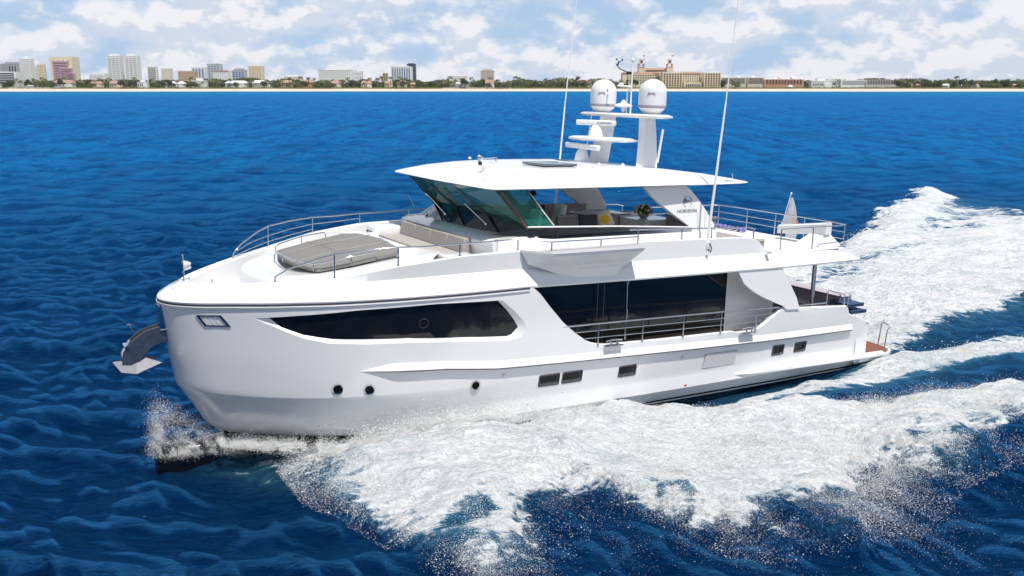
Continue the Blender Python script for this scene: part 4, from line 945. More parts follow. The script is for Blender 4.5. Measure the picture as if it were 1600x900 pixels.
b = MB(); b.rbox(10.2, 8.9, .2, 1.5, 4.47, 5.42, .03); b.build('bar_cabinet', gel, yacht)
b = MB(); b.rbox(9.35, 8.3, 1.5, 2.6, 4.47, 5.58, .03); b.rbox(9.4, 8.2, 1.45, 2.65, 5.58, 5.62, .01); b.build('grill_cabinet', greywood, yacht)
for y in (1.9, 2.15): b = MB(); b.lathe([(.03, 0), (.03, .03), (0, .03)], (9.36, y, 5.45), 8, axis=(1, .2, 0)); b.build('cabinet_knob', rubber, yacht)
b = MB(); b.rbox(8.9, 7.6, -2.4, -.9, 4.47, 5.2, .04); b.build('aft_cabinet', greywood, yacht)
# sun lounge base aft of the wing
b = MB(); b.rbox(7.6, 5.9, -1.9, 2.4, 4.47, 4.72, .06); b.build('aft_sunbed', taupe, yacht)
b = MB(); pts = [(3.6 + .02 * math.sin(i), -2.6 + 1.8 * i / 30, 4.56 + .05 * math.sin(i * 1.7)) for i in range(31)]; b.tube(pts, .05, 6); b.tube([(x + .09, y, z) for x, y, z in pts], .035, 6); b.build('coiled_line', mat('violet_rope', (.20, .18, .42), .8, 0, 0, .5, 20), yacht)
# ---- crane on the aft upper deck
b = MB(); cr = [(4.1, 1.05), (2.95, 1.05)]
def beam(p0, p1, h0, h1, w):
    p0 = Vector(p0); p1 = Vector(p1); d = (p1 - p0).normalized(); s_ = Vector((-d.y, d.x, 0)) * w
    r = []
    for p, h in ((p0, h0), (p1, h1)): r.append([tuple(p - s_ + Vector((0, 0, -h))), tuple(p + s_ + Vector((0, 0, -h))), tuple(p + s_ + Vector((0, 0, h * .7))), tuple(p + s_ * .7 + Vector((0, 0, h))), tuple(p - s_ * .7 + Vector((0, 0, h))), tuple(p - s_ + Vector((0, 0, h * .7)))])
    return r
r = beam((3.5, .85, 4.82), (3.3, 2.85, 5.08), .15, .21, .17); b.grid(r, closed=True); b.add(r[0], [tuple(range(6))]); b.add(r[1], [tuple(range(6))]); crn = b.build('deck_crane', gel, yacht, smooth=25)
b = MB(); b.grid([[(3.3 + a * .55, 2.45 + c * .55, 4.47) for a, c in ((1, 1), (-1, 1), (-1, -1), (1, -1))], [(3.3 + a * .22, 2.5 + c * .25, 4.85) for a, c in ((1, 1), (-1, 1), (-1, -1), (1, -1))]], closed=True); b.build('crane_pedestal', gel, crn, smooth=None)
b = MB(); b.lathe([(.05, -.06), (.06, .06)], (3.5, .82, 4.68), 8); b.rbox(3.4, 3.6, .78, .95, 4.6, 4.72, .02); b.build('crane_hook', rubber, crn)
# ensign on its staff
b = MB(); b.tube([(2.62, -.10, 4.2), (2.62, .40, 6.0)], .02, 8); b.lathe([(0, -.03), (.045, 0), (0, .05)], (2.62, .41, 6.03), 10); es = b.build('stern_flagstaff', gel, yacht)
fl2 = MB(); rows = []
for i in range(13):
    t = i / 12; zt_ = 5.88 - 1.05 * t; yc = .36 - .30 * t
    rows.append([(2.60 - .10 * math.sin(k * .9 + t * 5) * t, yc + .02 + (k / 8) * (.12 + .78 * t), zt_ - .10 * k / 8 * t - .02 * math.sin(k)) for k in range(9)])
fl2.grid(rows); rows = []
for i in range(7):
    t = i / 6; rows.append([(2.60 - .10 * math.sin(k * .9 + 5 + t), .38 + (k / 5) * .52 - .1 * t, 4.80 - .6 * t) for k in range(6)])
fl2.grid(rows); ens = fl2.build('ensign', clothm, es, smooth=180)
b = MB()
for k in range(4):
    b.tube([(2.62 - .0, .55 + .07 * k, 5.18 - .02 * k), (2.66, .62 + .09 * k, 5.0), (2.66, .74 + .08 * k, 4.86)], .012, 5)
b.build('flag_stripe', mat('orange_mark', (.6, .25, .12), .8), es)

# ---------------------------------------------------------------- cockpit and stern
for sg in (1, -1):
    b = MB(); b.tube([(3.55, 2.62 * sg, 1.8), (3.55, 2.62 * sg, 4.08)], .075, 14); b.build('deck_pillar', brushed, yacht)
b = MB(); b.rbox(5.1, 3.4, -2.4, -.5, 1.72, 2.62, .06); b.rbox(5.15, 3.35, -2.45, -.45, 2.62, 2.68, .02); b.build('cockpit_bar', greywood, yacht)
b = MB(); b.rbox(2.9, 2.0, -2.7, 2.7, 1.72, 2.2, .08); b.rbox(2.25, 1.85, -2.8, 2.8, 2.1, 2.62, .12); b.build('cockpit_sofa', mat('lilac_grey', (.42, .38, .42), .7), yacht)
b = MB(); b.rbox(2.5, 1.75, 2.55, 3.35, 2.36, 2.44, .03); b.rbox(2.4, 1.65, 2.6, 3.4, 2.12, 2.2, .03); b.build('stern_pad', bluefab, yacht)
rail('quarter_rail', [(5.3, 3.4, 2.63), (3.75, 3.42, 2.62)], [((4.4, 3.4, 2.45), (4.4, 3.4, 2.63))])
rail('boarding_rail', [(3.72, 3.42, 2.45), (3.72, 3.42, 2.98), (3.6, 3.42, 3.03), (2.9, 3.4, 2.86), (2.82, 3.4, 2.8), (2.80, 3.4, 2.42)], [])
rail('boarding_rail', [(2.6, 3.38, 2.4), (2.58, 3.38, 2.74), (2.5, 3.36, 2.8), (2.42, 3.34, 2.74), (2.5, 3.36, 2.62)], [])
b = MB(); b.rbox(1.9, 1.45, -3.35, 3.35, .3, 1.75, .06); b.build('transom', gel, yacht)
PFm = [(1.8, 3.46), (.6, 3.44), (.1, 3.38), (-.3, 3.15), (-.5, 2.7), (-.58, 2.0), (-.62, 0)]
pf = [(x, -y) for x, y in PFm[::-1]] + [(x, y) for x, y in PFm[:-1]][::-1][::-1]
pf = PFm + [(x, -y) for x, y in PFm[:-1][::-1]]
b = MB(); b.prism([(x, y, .30) for x, y in pf], (0, 0, 0), (0, 0, .17)); plf = b.build('swim_platform', gel, yacht, smooth=30)
b = MB(); b.prism([(x if x > 1 else x + .07, y * .975, .47) for x, y in pf], (0, 0, .001), (0, 0, .02)); b.build('teak_deck', teak, plf, smooth=30)
rail('platform_handrail', [(-.30, 2.55, .5), (-.30, 2.62, 1.35), (-.30, 2.68, 1.42), (-.30, 2.95, 1.34), (-.30, 2.98, 1.28), (-.30, 2.9, 1.15), (-.30, 2.84, .5)], [])
b = MB(); b.lathe([(.05, 0), (.03, .06), (.03, .14), (.06, .15), (.06, .18), (0, .18)], (1.50, 3.2, 1.4), 10, axis=(-1, .1, 0)); b.build('shore_socket', steel, yacht)

# ---- bow roller and anchor
b = MB()
top = crom([(24.40, 3.13), (24.85, 3.06), (25.15, 2.98), (25.42, 2.80), (25.60, 2.62), (25.72, 2.42), (25.74, 2.18)], 6); bot = crom([(24.4, 2.66), (24.75, 2.64), (24.98, 2.57), (25.16, 2.43), (25.28, 2.26), (25.42, 2.10)], 6)
for sg in (1, -1):
    b.prism([(x, .15 * sg, z) for x, z in top + bot[::-1]], (0, 0, 0), (0, .02 * sg, 0))
b.grid([[(x, -.15, z - .1), (x, .15, z - .1)] for x, z in top]); b.grid([[(x, -.15, z), (x, .15, z)] for x, z in bot])
ar = b.build('anchor_roller', mat('anchor_chrome', (.30, .30, .31), .22, .9, 0, .7, 5), yacht, smooth=None)
b = MB(); b.tube([(x - .02, 0, z - .03) for x, z in top], .035, 8); b.build('chain', rubber, ar)
b = MB(); b.tube([(25.42, 0, 2.9), (25.5, 0, 3.12)], .02, 6); b.lathe([(0, -.05), (.055, 0), (0, .05)], (25.52, 0, 3.15), 10); b.build('roller_horn', steel, ar)
b = MB(); b.tube([(25.62, -.2, 2.6), (25.62, .2, 2.6)], .05, 10); b.build('roller_pin', steel, ar)
b = MB(); b.tube([(25.5, 0, 2.75), (25.68, 0, 2.45), (25.70, 0, 2.2)], .05, 8)
an = b.build('anchor', steel, yacht, smooth=60)
b = MB(); 
fl_ = [(25.92, -.06, 2.26), (25.78, .42, 2.06), (25.52, .46, 1.98), (24.78, .34, 2.16), (25.2, -.02, 2.30), (24.78, -.34, 2.16), (25.52, -.46, 1.98), (25.78, -.42, 2.06)]
b.add([(25.95, 0, 2.22), (25.80, .36, 2.02), (25.45, .42, 1.96), (24.80, .30, 2.16), (25.35, 0, 2.34), (24.80, -.30, 2.16), (25.45, -.42, 1.96), (25.80, -.36, 2.02), (25.6, 0, 2.24)],
      [(0, 1, 8), (1, 2, 8), (2, 3, 4), (2, 4, 8), (8, 4, 6), (4, 5, 6), (8, 6, 7), (8, 7, 0)])
o = b.build('fluke', mat('galvanised', (.20, .20, .23), .5, 0), an, smooth=None); sd = o.modifiers.new('solid', 'SOLIDIFY'); sd.thickness = .03
b = MB(); b.rbox(24.75, 24.55, -.2, .2, 3.0, 3.6, .05); b.build('roller_pocket', steel, yacht)
# ---------------------------------------------------------------- loose things on board
def aboard(name, p, mb, m, label, cat, group=None, smooth=50, tilt=None):
    o = mb.build(name, m, None, smooth=smooth); o.matrix_world = YM @ Matrix.Translation(p) @ (tilt or Matrix.Identity(4)); return tag(o, label, cat, group)
def cushion(n=10, w=.5, h=.5, t=.16):
    b = MB()
    for s in (1, -1):
        rows = []
        for i in range(n + 1):
            r = []
            for j in range(n + 1):
                u = i / n * 2 - 1; v = j / n * 2 - 1; k = max(0, (1 - u ** 4) * (1 - v ** 4)) ** .5
                pin = 1 - .08 * (1 - abs(u) ** 2) * abs(v) - 0
                r.append((s * t / 2 * k, u * w / 2 * (1 - .08 * (1 - v * v)), v * h / 2 * (1 - .08 * (1 - u * u)) + h / 2))
            rows.append(r)
        b.grid(rows)
    return b
# yellow cushion with a round ring motif
m = bpy.data.materials.new('yellow_motif_cloth'); m.use_nodes = True; t = m.node_tree; bb = t.nodes['Principled BSDF']; bb.inputs['Roughness'].default_value = .85
tcn = N(t, 'ShaderNodeTexCoord'); sp_ = N(t, 'ShaderNodeSeparateXYZ'); L(t, tcn.outputs['Object'], sp_.inputs[0])
dy = mathn(t, 'MULTIPLY', sp_.outputs[1], sp_.outputs[1]); dz = mathn(t, 'SUBTRACT', sp_.outputs[2], .24); dz = mathn(t, 'MULTIPLY', dz, dz)
rd = mathn(t, 'SQRT', mathn(t, 'ADD', dy, dz)); L(t, mixc(t, maprange(t, rd, .13, .15), (.72, .42, .02), (.66, .60, .46)), bb.inputs['Base Color']); MATS['yc'] = m
aboard('throw_cushion', (12.30, 2.32, 5.42), cushion(), m, 'cream throw cushion with a big yellow spot on the flybridge sofa', 'cushion', tilt=Matrix.Rotation(R(62), 4, 'Z') @ Matrix.Rotation(R(22), 4, 'X') @ Matrix.Rotation(R(-18), 4, 'Y'))
aboard('throw_cushion', (12.95, 2.25, 5.38), cushion(w=.62, h=.46), darkfab, 'charcoal throw cushion leaning left of the yellow spotted one', 'cushion', tilt=Matrix.Rotation(R(70), 4, 'Z') @ Matrix.Rotation(R(-24), 4, 'Y'))
aboard('throw_cushion', (11.7, -2.45, 5.18), cushion(w=.5, h=.4), darkfab, 'dark cushion on the far sofa behind the white helm seat', 'cushion', tilt=Matrix.Rotation(R(80), 4, 'Z') @ Matrix.Rotation(R(-15), 4, 'Y'))
# flowers
fv = empty('flower_arrangement'); fv.matrix_world = YM @ Matrix.Translation((9.7, .75, 5.42)); tag(fv, 'round bowl of cream flowers and green leaves on the white bar counter', 'flowers')
b = MB(); b.lathe([(.10, 0), (.17, .06), (.19, .14), (.17, .16), (0, .15)], (0, 0, 0), 18); b.build('bowl', greywood, fv)
b = MB()
for i in range(260):
    v = Vector(rng.normal(0, 1, 3)).normalized(); v.z = abs(v.z); p = v * rng.uniform(.12, .30) + Vector((0, 0, .16)); q = Vector(rng.normal(0, 1, 3)).normalized() * .07; r_ = v.cross(q).normalized() * .025
    b.add([p - q, p + r_, p + q, p - r_], [(0, 1, 2, 3)])
b.build('leaves', mat('leaf_green', (.06, .12, .03), .7, 0, 0, .4, 12), fv, smooth=None)
b = MB()
for i in range(26):
    v = Vector(rng.normal(0, 1, 3)).normalized(); v.z = abs(v.z) * .9 + .1; p = v * rng.uniform(.24, .31) + Vector((0, 0, .15))
    b.lathe([(0, -.04), (.045, -.01), (.05, .02), (.02, .04), (0, .03)], p, 7, axis=v)
b.build('blossoms', mat('cream_petal', (.72, .66, .42), .8, 0, 0, .2, 12), fv)

# ---- person at the helm
def skin_body(name, joints, edges, root, m, parent):
    me = bpy.data.meshes.new(name); me.from_pydata([j[0] for j in joints], edges, []); o = bpy.data.objects.new(name, me); COL.objects.link(o)
    sk = o.modifiers.new('skin', 'SKIN'); sk.use_smooth_shade = True
    for i, j in enumerate(joints):
        sv = me.skin_vertices[0].data[i]; sv.radius = (j[1], j[2] if len(j) > 2 else j[1]); sv.use_root = (i == root)
    ss_ = o.modifiers.new('sub', 'SUBSURF'); ss_.levels = 2; ss_.render_levels = 2
    dg = bpy.context.evaluated_depsgraph_get(); m2 = bpy.data.meshes.new_from_object(o.evaluated_get(dg)); bpy.data.objects.remove(o)
    m2.materials.clear(); m2.materials.append(m); m2.name = name; m2.polygons.foreach_set('use_smooth', [True] * len(m2.polygons))
    q = bpy.data.objects.new(name, m2); COL.objects.link(q); q.parent = parent; return q
skinm = mat('tanned_skin', (.42, .20, .11), .55, 0, 0, .08, 6); shirt = mat('dark_shirt', (.035, .035, .04), .85, 0, 0, .2, 8); shorts = mat('grey_shorts', (.18, .18, .19), .85)
hair = mat('dark_hair', (.02, .013, .01), .7)
pe = empty('person'); pe.matrix_world = YM @ Matrix.Translation((13.25, -.35, 4.47)); tag(pe, 'person in a dark shirt standing at the helm behind the windscreen', 'person')
J = [((0, 0, .98), .15, .12), ((0.02, 0, 1.2), .14, .11), ((.03, 0, 1.40), .17, .10), ((.04, 0, 1.52), .055, .055), ((.06, 0, 1.60), .07, .075), ((.07, 0, 1.70), .085, .095), ((.07, 0, 1.78), .06, .07),
     ((.03, .19, 1.44), .06), ((.02, .27, 1.17), .045), ((.20, .22, 1.00), .032), ((.27, .20, .99), .03, .018),
     ((.03, -.19, 1.44), .06), ((.06, -.27, 1.17), .045), ((.28, -.20, 1.06), .032), ((.35, -.18, 1.06), .03, .018),
     ((0, .09, .85), .10), ((.03, .10, .48), .065), ((0, .10, .09), .042), ((.12, .11, .03), .035, .03),
     ((0, -.09, .85), .10), ((.03, -.10, .48), .065), ((0, -.10, .09), .042), ((.12, -.11, .03), .035, .03)]
E_ = [(0, 1), (1, 2), (2, 3), (3, 4), (4, 5), (5, 6), (2, 7), (7, 8), (8, 9), (9, 10), (2, 11), (11, 12), (12, 13), (13, 14), (0, 15), (15, 16), (16, 17), (17, 18), (0, 19), (19, 20), (20, 21), (21, 22)]
for base, sgn in ((10, 1), (14, -1)):
    h = Vector(J[base][0])
    for k in range(4):
        a = len(J); o_ = (k - 1.5) * .021
        J.append(((h.x + .05, h.y + o_, h.z - .003), .0085)); J.append(((h.x + .085 - abs(k - 1.3) * .006, h.y + o_, h.z - .02), .008)); J.append(((h.x + .095, h.y + o_, h.z - .045), .007))
        E_ += [(base, a), (a, a + 1), (a + 1, a + 2)]
    a = len(J); J.append(((h.x + .02, h.y - .045 * sgn, h.z - .01), .010)); J.append(((h.x + .055, h.y - .055 * sgn, h.z - .025), .0085)); E_ += [(base, a), (a, a + 1)]
skin_body('body', J, E_, 0, skinm, pe)
JS = [(J[0][0], .165, .135), (J[1][0], .155, .125), ((.03, 0, 1.38), .185, .115), ((.04, 0, 1.48), .085, .075), (J[7][0], .078), ((.025, .24, 1.28), .066), (J[11][0], .078), ((.045, -.24, 1.28), .066)]
skin_body('shirt', JS, [(0, 1), (1, 2), (2, 3), (2, 4), (4, 5), (2, 6), (6, 7)], 0, shirt, pe)
JS = [((0, 0, .96), .165, .135), ((0, .09, .82), .115), ((.02, .10, .56), .095), ((0, -.09, .82), .115), ((.02, -.10, .56), .095)]
skin_body('shorts', JS, [(0, 1), (1, 2), (0, 3), (3, 4)], 0, shorts, pe)
b = MB(); b.lathe([(.098, -.02), (.108, .03), (.10, .08), (.07, .115), (0, .125)], (.055, 0, 1.70), 16); b.build('hair', hair, pe)
b = MB()
for s_ in (.035, -.035): b.lathe([(0, -.008), (.012, 0), (0, .01)], (.155, s_, 1.70), 8, axis=(1, 0, 0))
b.prism([(.155, -.012, 1.665), (.155, .012, 1.665), (.15, .006, 1.70), (.15, -.006, 1.70)], (0, 0, 0), (.02, 0, -.004)); b.build('face', mat('face_detail', (.20, .08, .05), .5), pe)

# ---------------------------------------------------------------- spray and foam flecks (nobody could count them)
def surf_h(xb, yb):
    f, h, a = wake(xb, yb); return f, h
def flecks(name, xb, yb, z, size, label, cat='spray', col=(.86, .88, .90)):
    n = len(xb); X, Y = to_world(xb, yb); C_ = np.stack([X, Y, z], -1)
    base = np.array([[1, 0, 0], [-.5, .87, 0], [-.5, -.87, 0]], float)
    q = rng.normal(size=(n, 4)); q /= np.linalg.norm(q, axis=1)[:, None]; w, x, y, zz = q.T
    Rm = np.stack([1 - 2 * (y * y + zz * zz), 2 * (x * y - zz * w), 2 * (x * zz + y * w), 2 * (x * y + zz * w), 1 - 2 * (x * x + zz * zz), 2 * (y * zz - x * w), 2 * (x * zz - y * w), 2 * (y * zz + x * w), 1 - 2 * (x * x + y * y)], -1).reshape(n, 3, 3)
    st = np.exp(rng.normal(0, .3, (n, 1, 3)))
    V = np.einsum('nij,nkj->nki', Rm, base[None] * st) * size[:, None, None] + C_[:, None, :]
    F = np.arange(n * 3).reshape(-1, 3)
    me = bpy.data.meshes.new(name); me.vertices.add(n * 3); me.vertices.foreach_set('co', V.astype(np.float32).ravel()); me.loops.add(F.size); me.loops.foreach_set('vertex_index', F.ravel().astype(np.int32))
    me.polygons.add(len(F)); me.polygons.foreach_set('loop_start', np.arange(0, F.size, 3, dtype=np.int32)); me.update()
    me.materials.append(spraym); o = bpy.data.objects.new(name, me); COL.objects.link(o); return tag(o, label, cat, kind='stuff')
spraym = bpy.data.materials.new('water_spray'); spraym.use_nodes = True; t = spraym.node_tree; t.nodes.clear()
df = N(t, 'ShaderNodeBsdfDiffuse'); df.inputs[0].default_value = (.86, .88, .90, 1); tl = N(t, 'ShaderNodeBsdfTranslucent'); tl.inputs[0].default_value = (.84, .88, .90, 1); mx = N(t, 'ShaderNodeMixShader'); mx.inputs[0].default_value = .5
up_ = N(t, 'ShaderNodeCombineXYZ'); up_.inputs[0].default_value = sun_dir.x * .5; up_.inputs[1].default_value = sun_dir.y * .5; up_.inputs[2].default_value = .87
L(t, up_.outputs[0], df.inputs['Normal']); L(t, up_.outputs[0], tl.inputs['Normal']); mx.inputs[0].default_value = .22
gn = N(t, 'ShaderNodeTexCoord'); L(t, mixc(t, noise(t, gn.outputs['Object'], 3), (.82, .85, .87), (.93, .935, .94)), df.inputs[0])
o_ = N(t, 'ShaderNodeOutputMaterial'); L(t, df.outputs[0], mx.inputs[1]); L(t, tl.outputs[0], mx.inputs[2]); L(t, mx.outputs[0], o_.inputs[0])
def u(a, b, n): return rng.uniform(a, b, n)
# a) thrown sheet of the port bow wave
n = 1900000
xs = u(-14, 22.6, n); op = outer_port(xs); w = rng.beta(1.5, 1.15, n); lo = np.where(xs > 11.5, hull_y(xs) + .3, inner_port(xs)); ys = lo + (op - lo + .6) * w
cl = fbm(xs * 1.3 + 3, ys * 1.3, 4, .6); cl2 = fbm(xs * .5 + 31, ys * .5, 3)
f, h, _ = wake(xs, ys); keep = (rng.random(n) < np.clip((cl - .38) * 5, .06, 1) * np.clip(f * 1.5 + .10, 0, 1))
up = rng.exponential(.16, n) * np.clip((cl2 - .3) * 3.4, .25, 1.8) * np.interp(xs, [-14, 4, 12, 20, 22.6], [.5, .7, .9, 1.3, .6]); up = np.minimum(up, .55 * rng.random(n) + .15)
k = keep; flecks('bow_wave_spray', xs[k], ys[k], (h + up)[k], u(.003, .0115, k.sum()) * np.where(rng.random(k.sum()) < .04, 1.7, 1), 'white spray thrown off the bow wave along the near side of the hull')
# b) droplets flung past the outer rim, in fingers
n = 230000
xs = u(8, 22.0, n); op = outer_port(xs); d = rng.exponential(.75, n); ys = op - 1.4 + d
cl = fbm(xs * 1.7 + 71, ys * .22, 4, .6); keep = rng.random(n) < np.clip((cl - .46) * 7, .02, 1)
z = np.abs(rng.normal(0, .3, n)) + .12; k = keep
flecks('flung_droplets', xs[k], ys[k], z[k], u(.002, .0068, k.sum()) * np.where(rng.random(k.sum()) < .03, 1.9, 1), 'loose droplets flung beyond the outer rim of the bow wave')
# c) plume climbing the stem
n = 95000
t_ = rng.random(n); sidew = rng.choice([1, -1], n, p=[.75, .25]); back = rng.exponential(1.05, n); xs = 25.0 - back + rng.normal(0, .13, n); hy = np.interp(xs, [18, 22, 23.5, 24.6, 25], [2.9, 1.25, .55, .15, .02])
ys = sidew * (hy + np.abs(rng.normal(0, .16, n)) + back * .10); zmax = np.interp(back, [0, .35, 1.2, 2.5, 5], [1.95, 1.7, .85, .5, .35]); z = .22 + zmax * rng.beta(.8, 2.6, n) + rng.normal(0, .06, n)
cl = fbm(xs * 3, z * 2.2, 4, .6); k = (back < 6) & (rng.random(n) < np.clip((cl - .33) * 4, .05, 1)); flecks('stem_spray', xs[k], ys[k], z[k], u(.003, .009, k.sum()), 'fine plume of spray rising at the foot of the bow')
# d) splash collar where the chine meets the water
n = 210000
xs = u(16.5, 23.6, n); ys = np.interp(xs, [16.5, 19, 21, 22.4, 23.6], [3.75, 3.5, 2.55, 1.5, .62]) + np.abs(rng.normal(.12, .28, n)); cl = fbm(xs * 2.2, ys * 2 + 5, 4, .6); k = rng.random(n) < np.clip((cl - .38) * 5, .05, 1)
f, h, _ = wake(xs, ys); z = np.maximum(h, np.interp(xs, [16.5, 19, 21, 24], [.2, .32, .42, .5])) + rng.exponential(.09, n) * np.interp(xs, [16.5, 19, 21, 23.6], [.6, 1.4, 1.2, .8]); flecks('chine_splash', xs[k], ys[k], z[k], u(.003, .013, k.sum()), 'splash collar along the port bow just above the water')
# e) wash astern, both sides
n = 320000
xs = -rng.exponential(13, n) + 2; ys = u(-34, 7, n); f, h, _ = wake(xs, ys); cl = fbm(xs * .9, ys * .9 + 9, 4, .6); k = (rng.random(n) < np.clip((f - .35) * 1.6, 0, 1) * np.clip((cl - .42) * 6, .03, 1)) & (xs > -60) & ((xs < .3) | (ys < -4) | (ys > 4))
flecks('stern_wash_spray', xs[k], ys[k], (h + rng.exponential(.10, n))[k], u(.008, .028, k.sum()), 'churned white spray on the wash astern of the yacht')
# ---------------------------------------------------------------- the coast, 1.3 km off
SH = 1308.0
def vary(x): return 5 * math.sin(x * .011) + 3 * math.sin(x * .031 + 1)
sand = mat('beach_sand', (.60, .50, .40), .95, 0, 0, .10, .05); land = mat('land_soil', (.10, .12, .05), .95, 0, 0, .3, .02)
b = MB(); rows = []
for x in np.linspace(-3500, 3500, 240):
    s = vary(x); rows.append([(x, SH + s - 6, -.6), (x, SH + s + 1, .05), (x, SH + s + 14, 1.2), (x, SH + 42, 2.9 + .4 * math.sin(x * .05)), (x, SH + 50, 3.1)])
b.grid(rows); o = b.build('beach', sand, smooth=60); o['kind'] = 'structure'
b = MB(); b.grid([[(x, SH + 49, 3.08), (x, SH + 70, 4.0), (x, 2300, 4.2), (x, 4200, 4.3), (x, 9000, 4.4)] for x in np.linspace(-6000, 6000, 60)]); o = b.build('land', land, smooth=60); o['kind'] = 'structure'
wetb = MB(); rows = []
for x in np.linspace(-3500, 3500, 500): s = vary(x); w = 1.6 + 1.3 * math.sin(x * .07) * math.sin(x * .013); rows.append([(x, SH + s - 5 - w, .30), (x, SH + s - 1, .34)])
wetb.grid(rows); o = wetb.build('surf_line', spraym, smooth=None); o['kind'] = 'stuff'; tag(o, 'thin white surf breaking along the beach', 'surf')
# low green dune plants
def tufts(name, n, xr, yr, zr, size, cols, label, cat, dens=None):
    xs = rng.uniform(*xr, n); ys = rng.uniform(*yr, n); z0 = 3.2
    hh = np.array([dens(x) if dens else 1 for x in xs]); z = z0 + rng.random(n) * zr * hh
    P = np.stack([xs, ys, z], -1); sz = rng.uniform(size[0], size[1], n)
    base = np.array([[0, 0, 1.0], [-.8, 0, -.4], [.8, 0, -.4], [0, .7, -.2]]); T = np.array([[0, 1, 3], [0, 3, 2], [0, 2, 1]])
    V = P[:, None] + base[None] * sz[:, None, None] * rng.uniform(.6, 1.3, (n, 4, 1)); F = (np.arange(n)[:, None, None] * 4 + T).reshape(-1, 3)
    me = bpy.data.meshes.new(name); me.from_pydata(V.reshape(-1, 3).tolist(), [], F.tolist())
    for c in cols: me.materials.append(c)
    me.polygons.foreach_set('material_index', np.repeat(rng.integers(0, len(cols), n), 3).astype(np.int32)); o = bpy.data.objects.new(name, me); COL.objects.link(o); return tag(o, label, cat, kind='stuff')
g1 = mat('foliage_dark', (.050, .070, .026), .85, 0, 0, .4, .4); g2 = mat('foliage_mid', (.085, .110, .040), .85, 0, 0, .4, .4); g3 = mat('foliage_olive', (.15, .15, .06), .85, 0, 0, .4, .4); g4 = mat('dune_green', (.15, .20, .045), .9, 0, 0, .3, .3)
trunkm = mat('palm_trunk', (.22, .17, .12), .9, 0, 0, .2, 3); frond = mat('palm_frond', (.10, .105, .045), .8, 0, 0, .4, 1); frond2 = mat('palm_frond_dry', (.20, .17, .08), .8, 0, 0, .4, 1)
tufts('dune_scrub', 9000, (-820, 860), (SH + 42, SH + 62), 2.2, (.35, 1.0), [g4, g3, g4], 'low green scrub on the dune behind the beach', 'scrub')
tufts('tree_belt', 70000, (-1050, 1100), (SH + 92, SH + 170), 1.0, (.8, 1.9), [g1, g2, g3, g1], 'continuous dark belt of far trees behind the shore houses', 'trees', dens=lambda x: 10.4 + 2.4 * math.sin(x * .02) * math.sin(x * .007 + 1) + 2 * math.sin(x * .11))
# ---- trees one can tell apart
def palm_proto(h, ns=17):
    r = empty('palm_tree'); b = MB(); lean = rng.uniform(-.6, .6); b.tube([(0, 0, -1), (lean * .3, 0, h * .5), (lean, 0, h)], .2, 6, rr=[.3, .22, .16]); b.build('trunk', trunkm, r)
    b = MB()
    for k in range(ns):
        a = 2 * math.pi * k / ns + rng.uniform(-.15, .15); e = rng.uniform(-.35, .85); l = rng.uniform(2.3, 3.2); d = Vector((math.cos(a), math.sin(a), 0)); sd = Vector((-d.y, d.x, 0)); pts = []
        for i in range(5):
            q = i / 4; pts.append(Vector((lean, 0, h)) + d * (l * q * math.cos(e * (1 - q))) + Vector((0, 0, l * (math.sin(e) * q - .75 * q * q))))
        wd = [.12, .42, .48, .34, .04]; n0 = []
        for p, w in zip(pts, wd): n0 += [p + sd * w - Vector((0, 0, w * .5)), p, p - sd * w - Vector((0, 0, w * .5))]
        b.add(n0, [f for i in range(4) for f in ((i * 3, i * 3 + 1, i * 3 + 4, i * 3 + 3), (i * 3 + 1, i * 3 + 2, i * 3 + 5, i * 3 + 4))], mi=0 if rng.random() < .8 else 1)
    b.build('crown', [frond, frond2], r, smooth=None, recalc=False); return r
def leafy_proto(h, w, mats):
    r = empty('leafy_tree'); b = MB(); b.tube([(0, 0, -1), (0, 0, h * .5)], .3, 6, rr=[.4, .25])
    for k in range(4): a = k * 1.6; b.tube([(0, 0, h * .35), (math.cos(a) * w * .3, math.sin(a) * w * .3, h * .65)], .12, 5)
    b.build('trunk', trunkm, r); b = MB(); cl = [(Vector((rng.uniform(-.5, .5) * w, rng.uniform(-.5, .5) * w, h * rng.uniform(.42, .85))), rng.uniform(.22, .40) * w) for _ in range(9)]
    for c, rad in cl:
        mi = int(rng.integers(0, 2))
        for _ in range(70):
            v = Vector(rng.normal(0, 1, 3)).normalized(); p = c + Vector((v.x * rad, v.y * rad, v.z * rad * .75)) * rng.uniform(.6, 1.1); s_ = rng.uniform(.25, .6); a = Vector(rng.normal(0, 1, 3)).normalized() * s_; q = v.cross(a).normalized() * s_ * .7
            b.add([p - a, p + q, p + a, p - q], [(0, 1, 2, 3)], mi)
    b.build('crown', mats, r, smooth=None, recalc=False); return r
def clone(src, loc, rz, sc, label, cat, group):
    r = src.copy(); COL.objects.link(r); r.location = loc; r.rotation_euler = (0, 0, rz); r.scale = (sc, sc, sc)
    for ch in src.children:
        c = ch.copy(); COL.objects.link(c); c.parent = r
    return tag(r, label, cat, group)
def at(u_, Y): return (u_ - 800) / 1534.0 * Y
palms = [palm_proto(h) for h in (8.0, 6.6, 9.2)]; leafs = [leafy_proto(7.0, 6.0, [g1, g2]), leafy_proto(5.0, 6.5, [g2, g3]), leafy_proto(8.5, 5.0, [g1, g1])]
used = set()
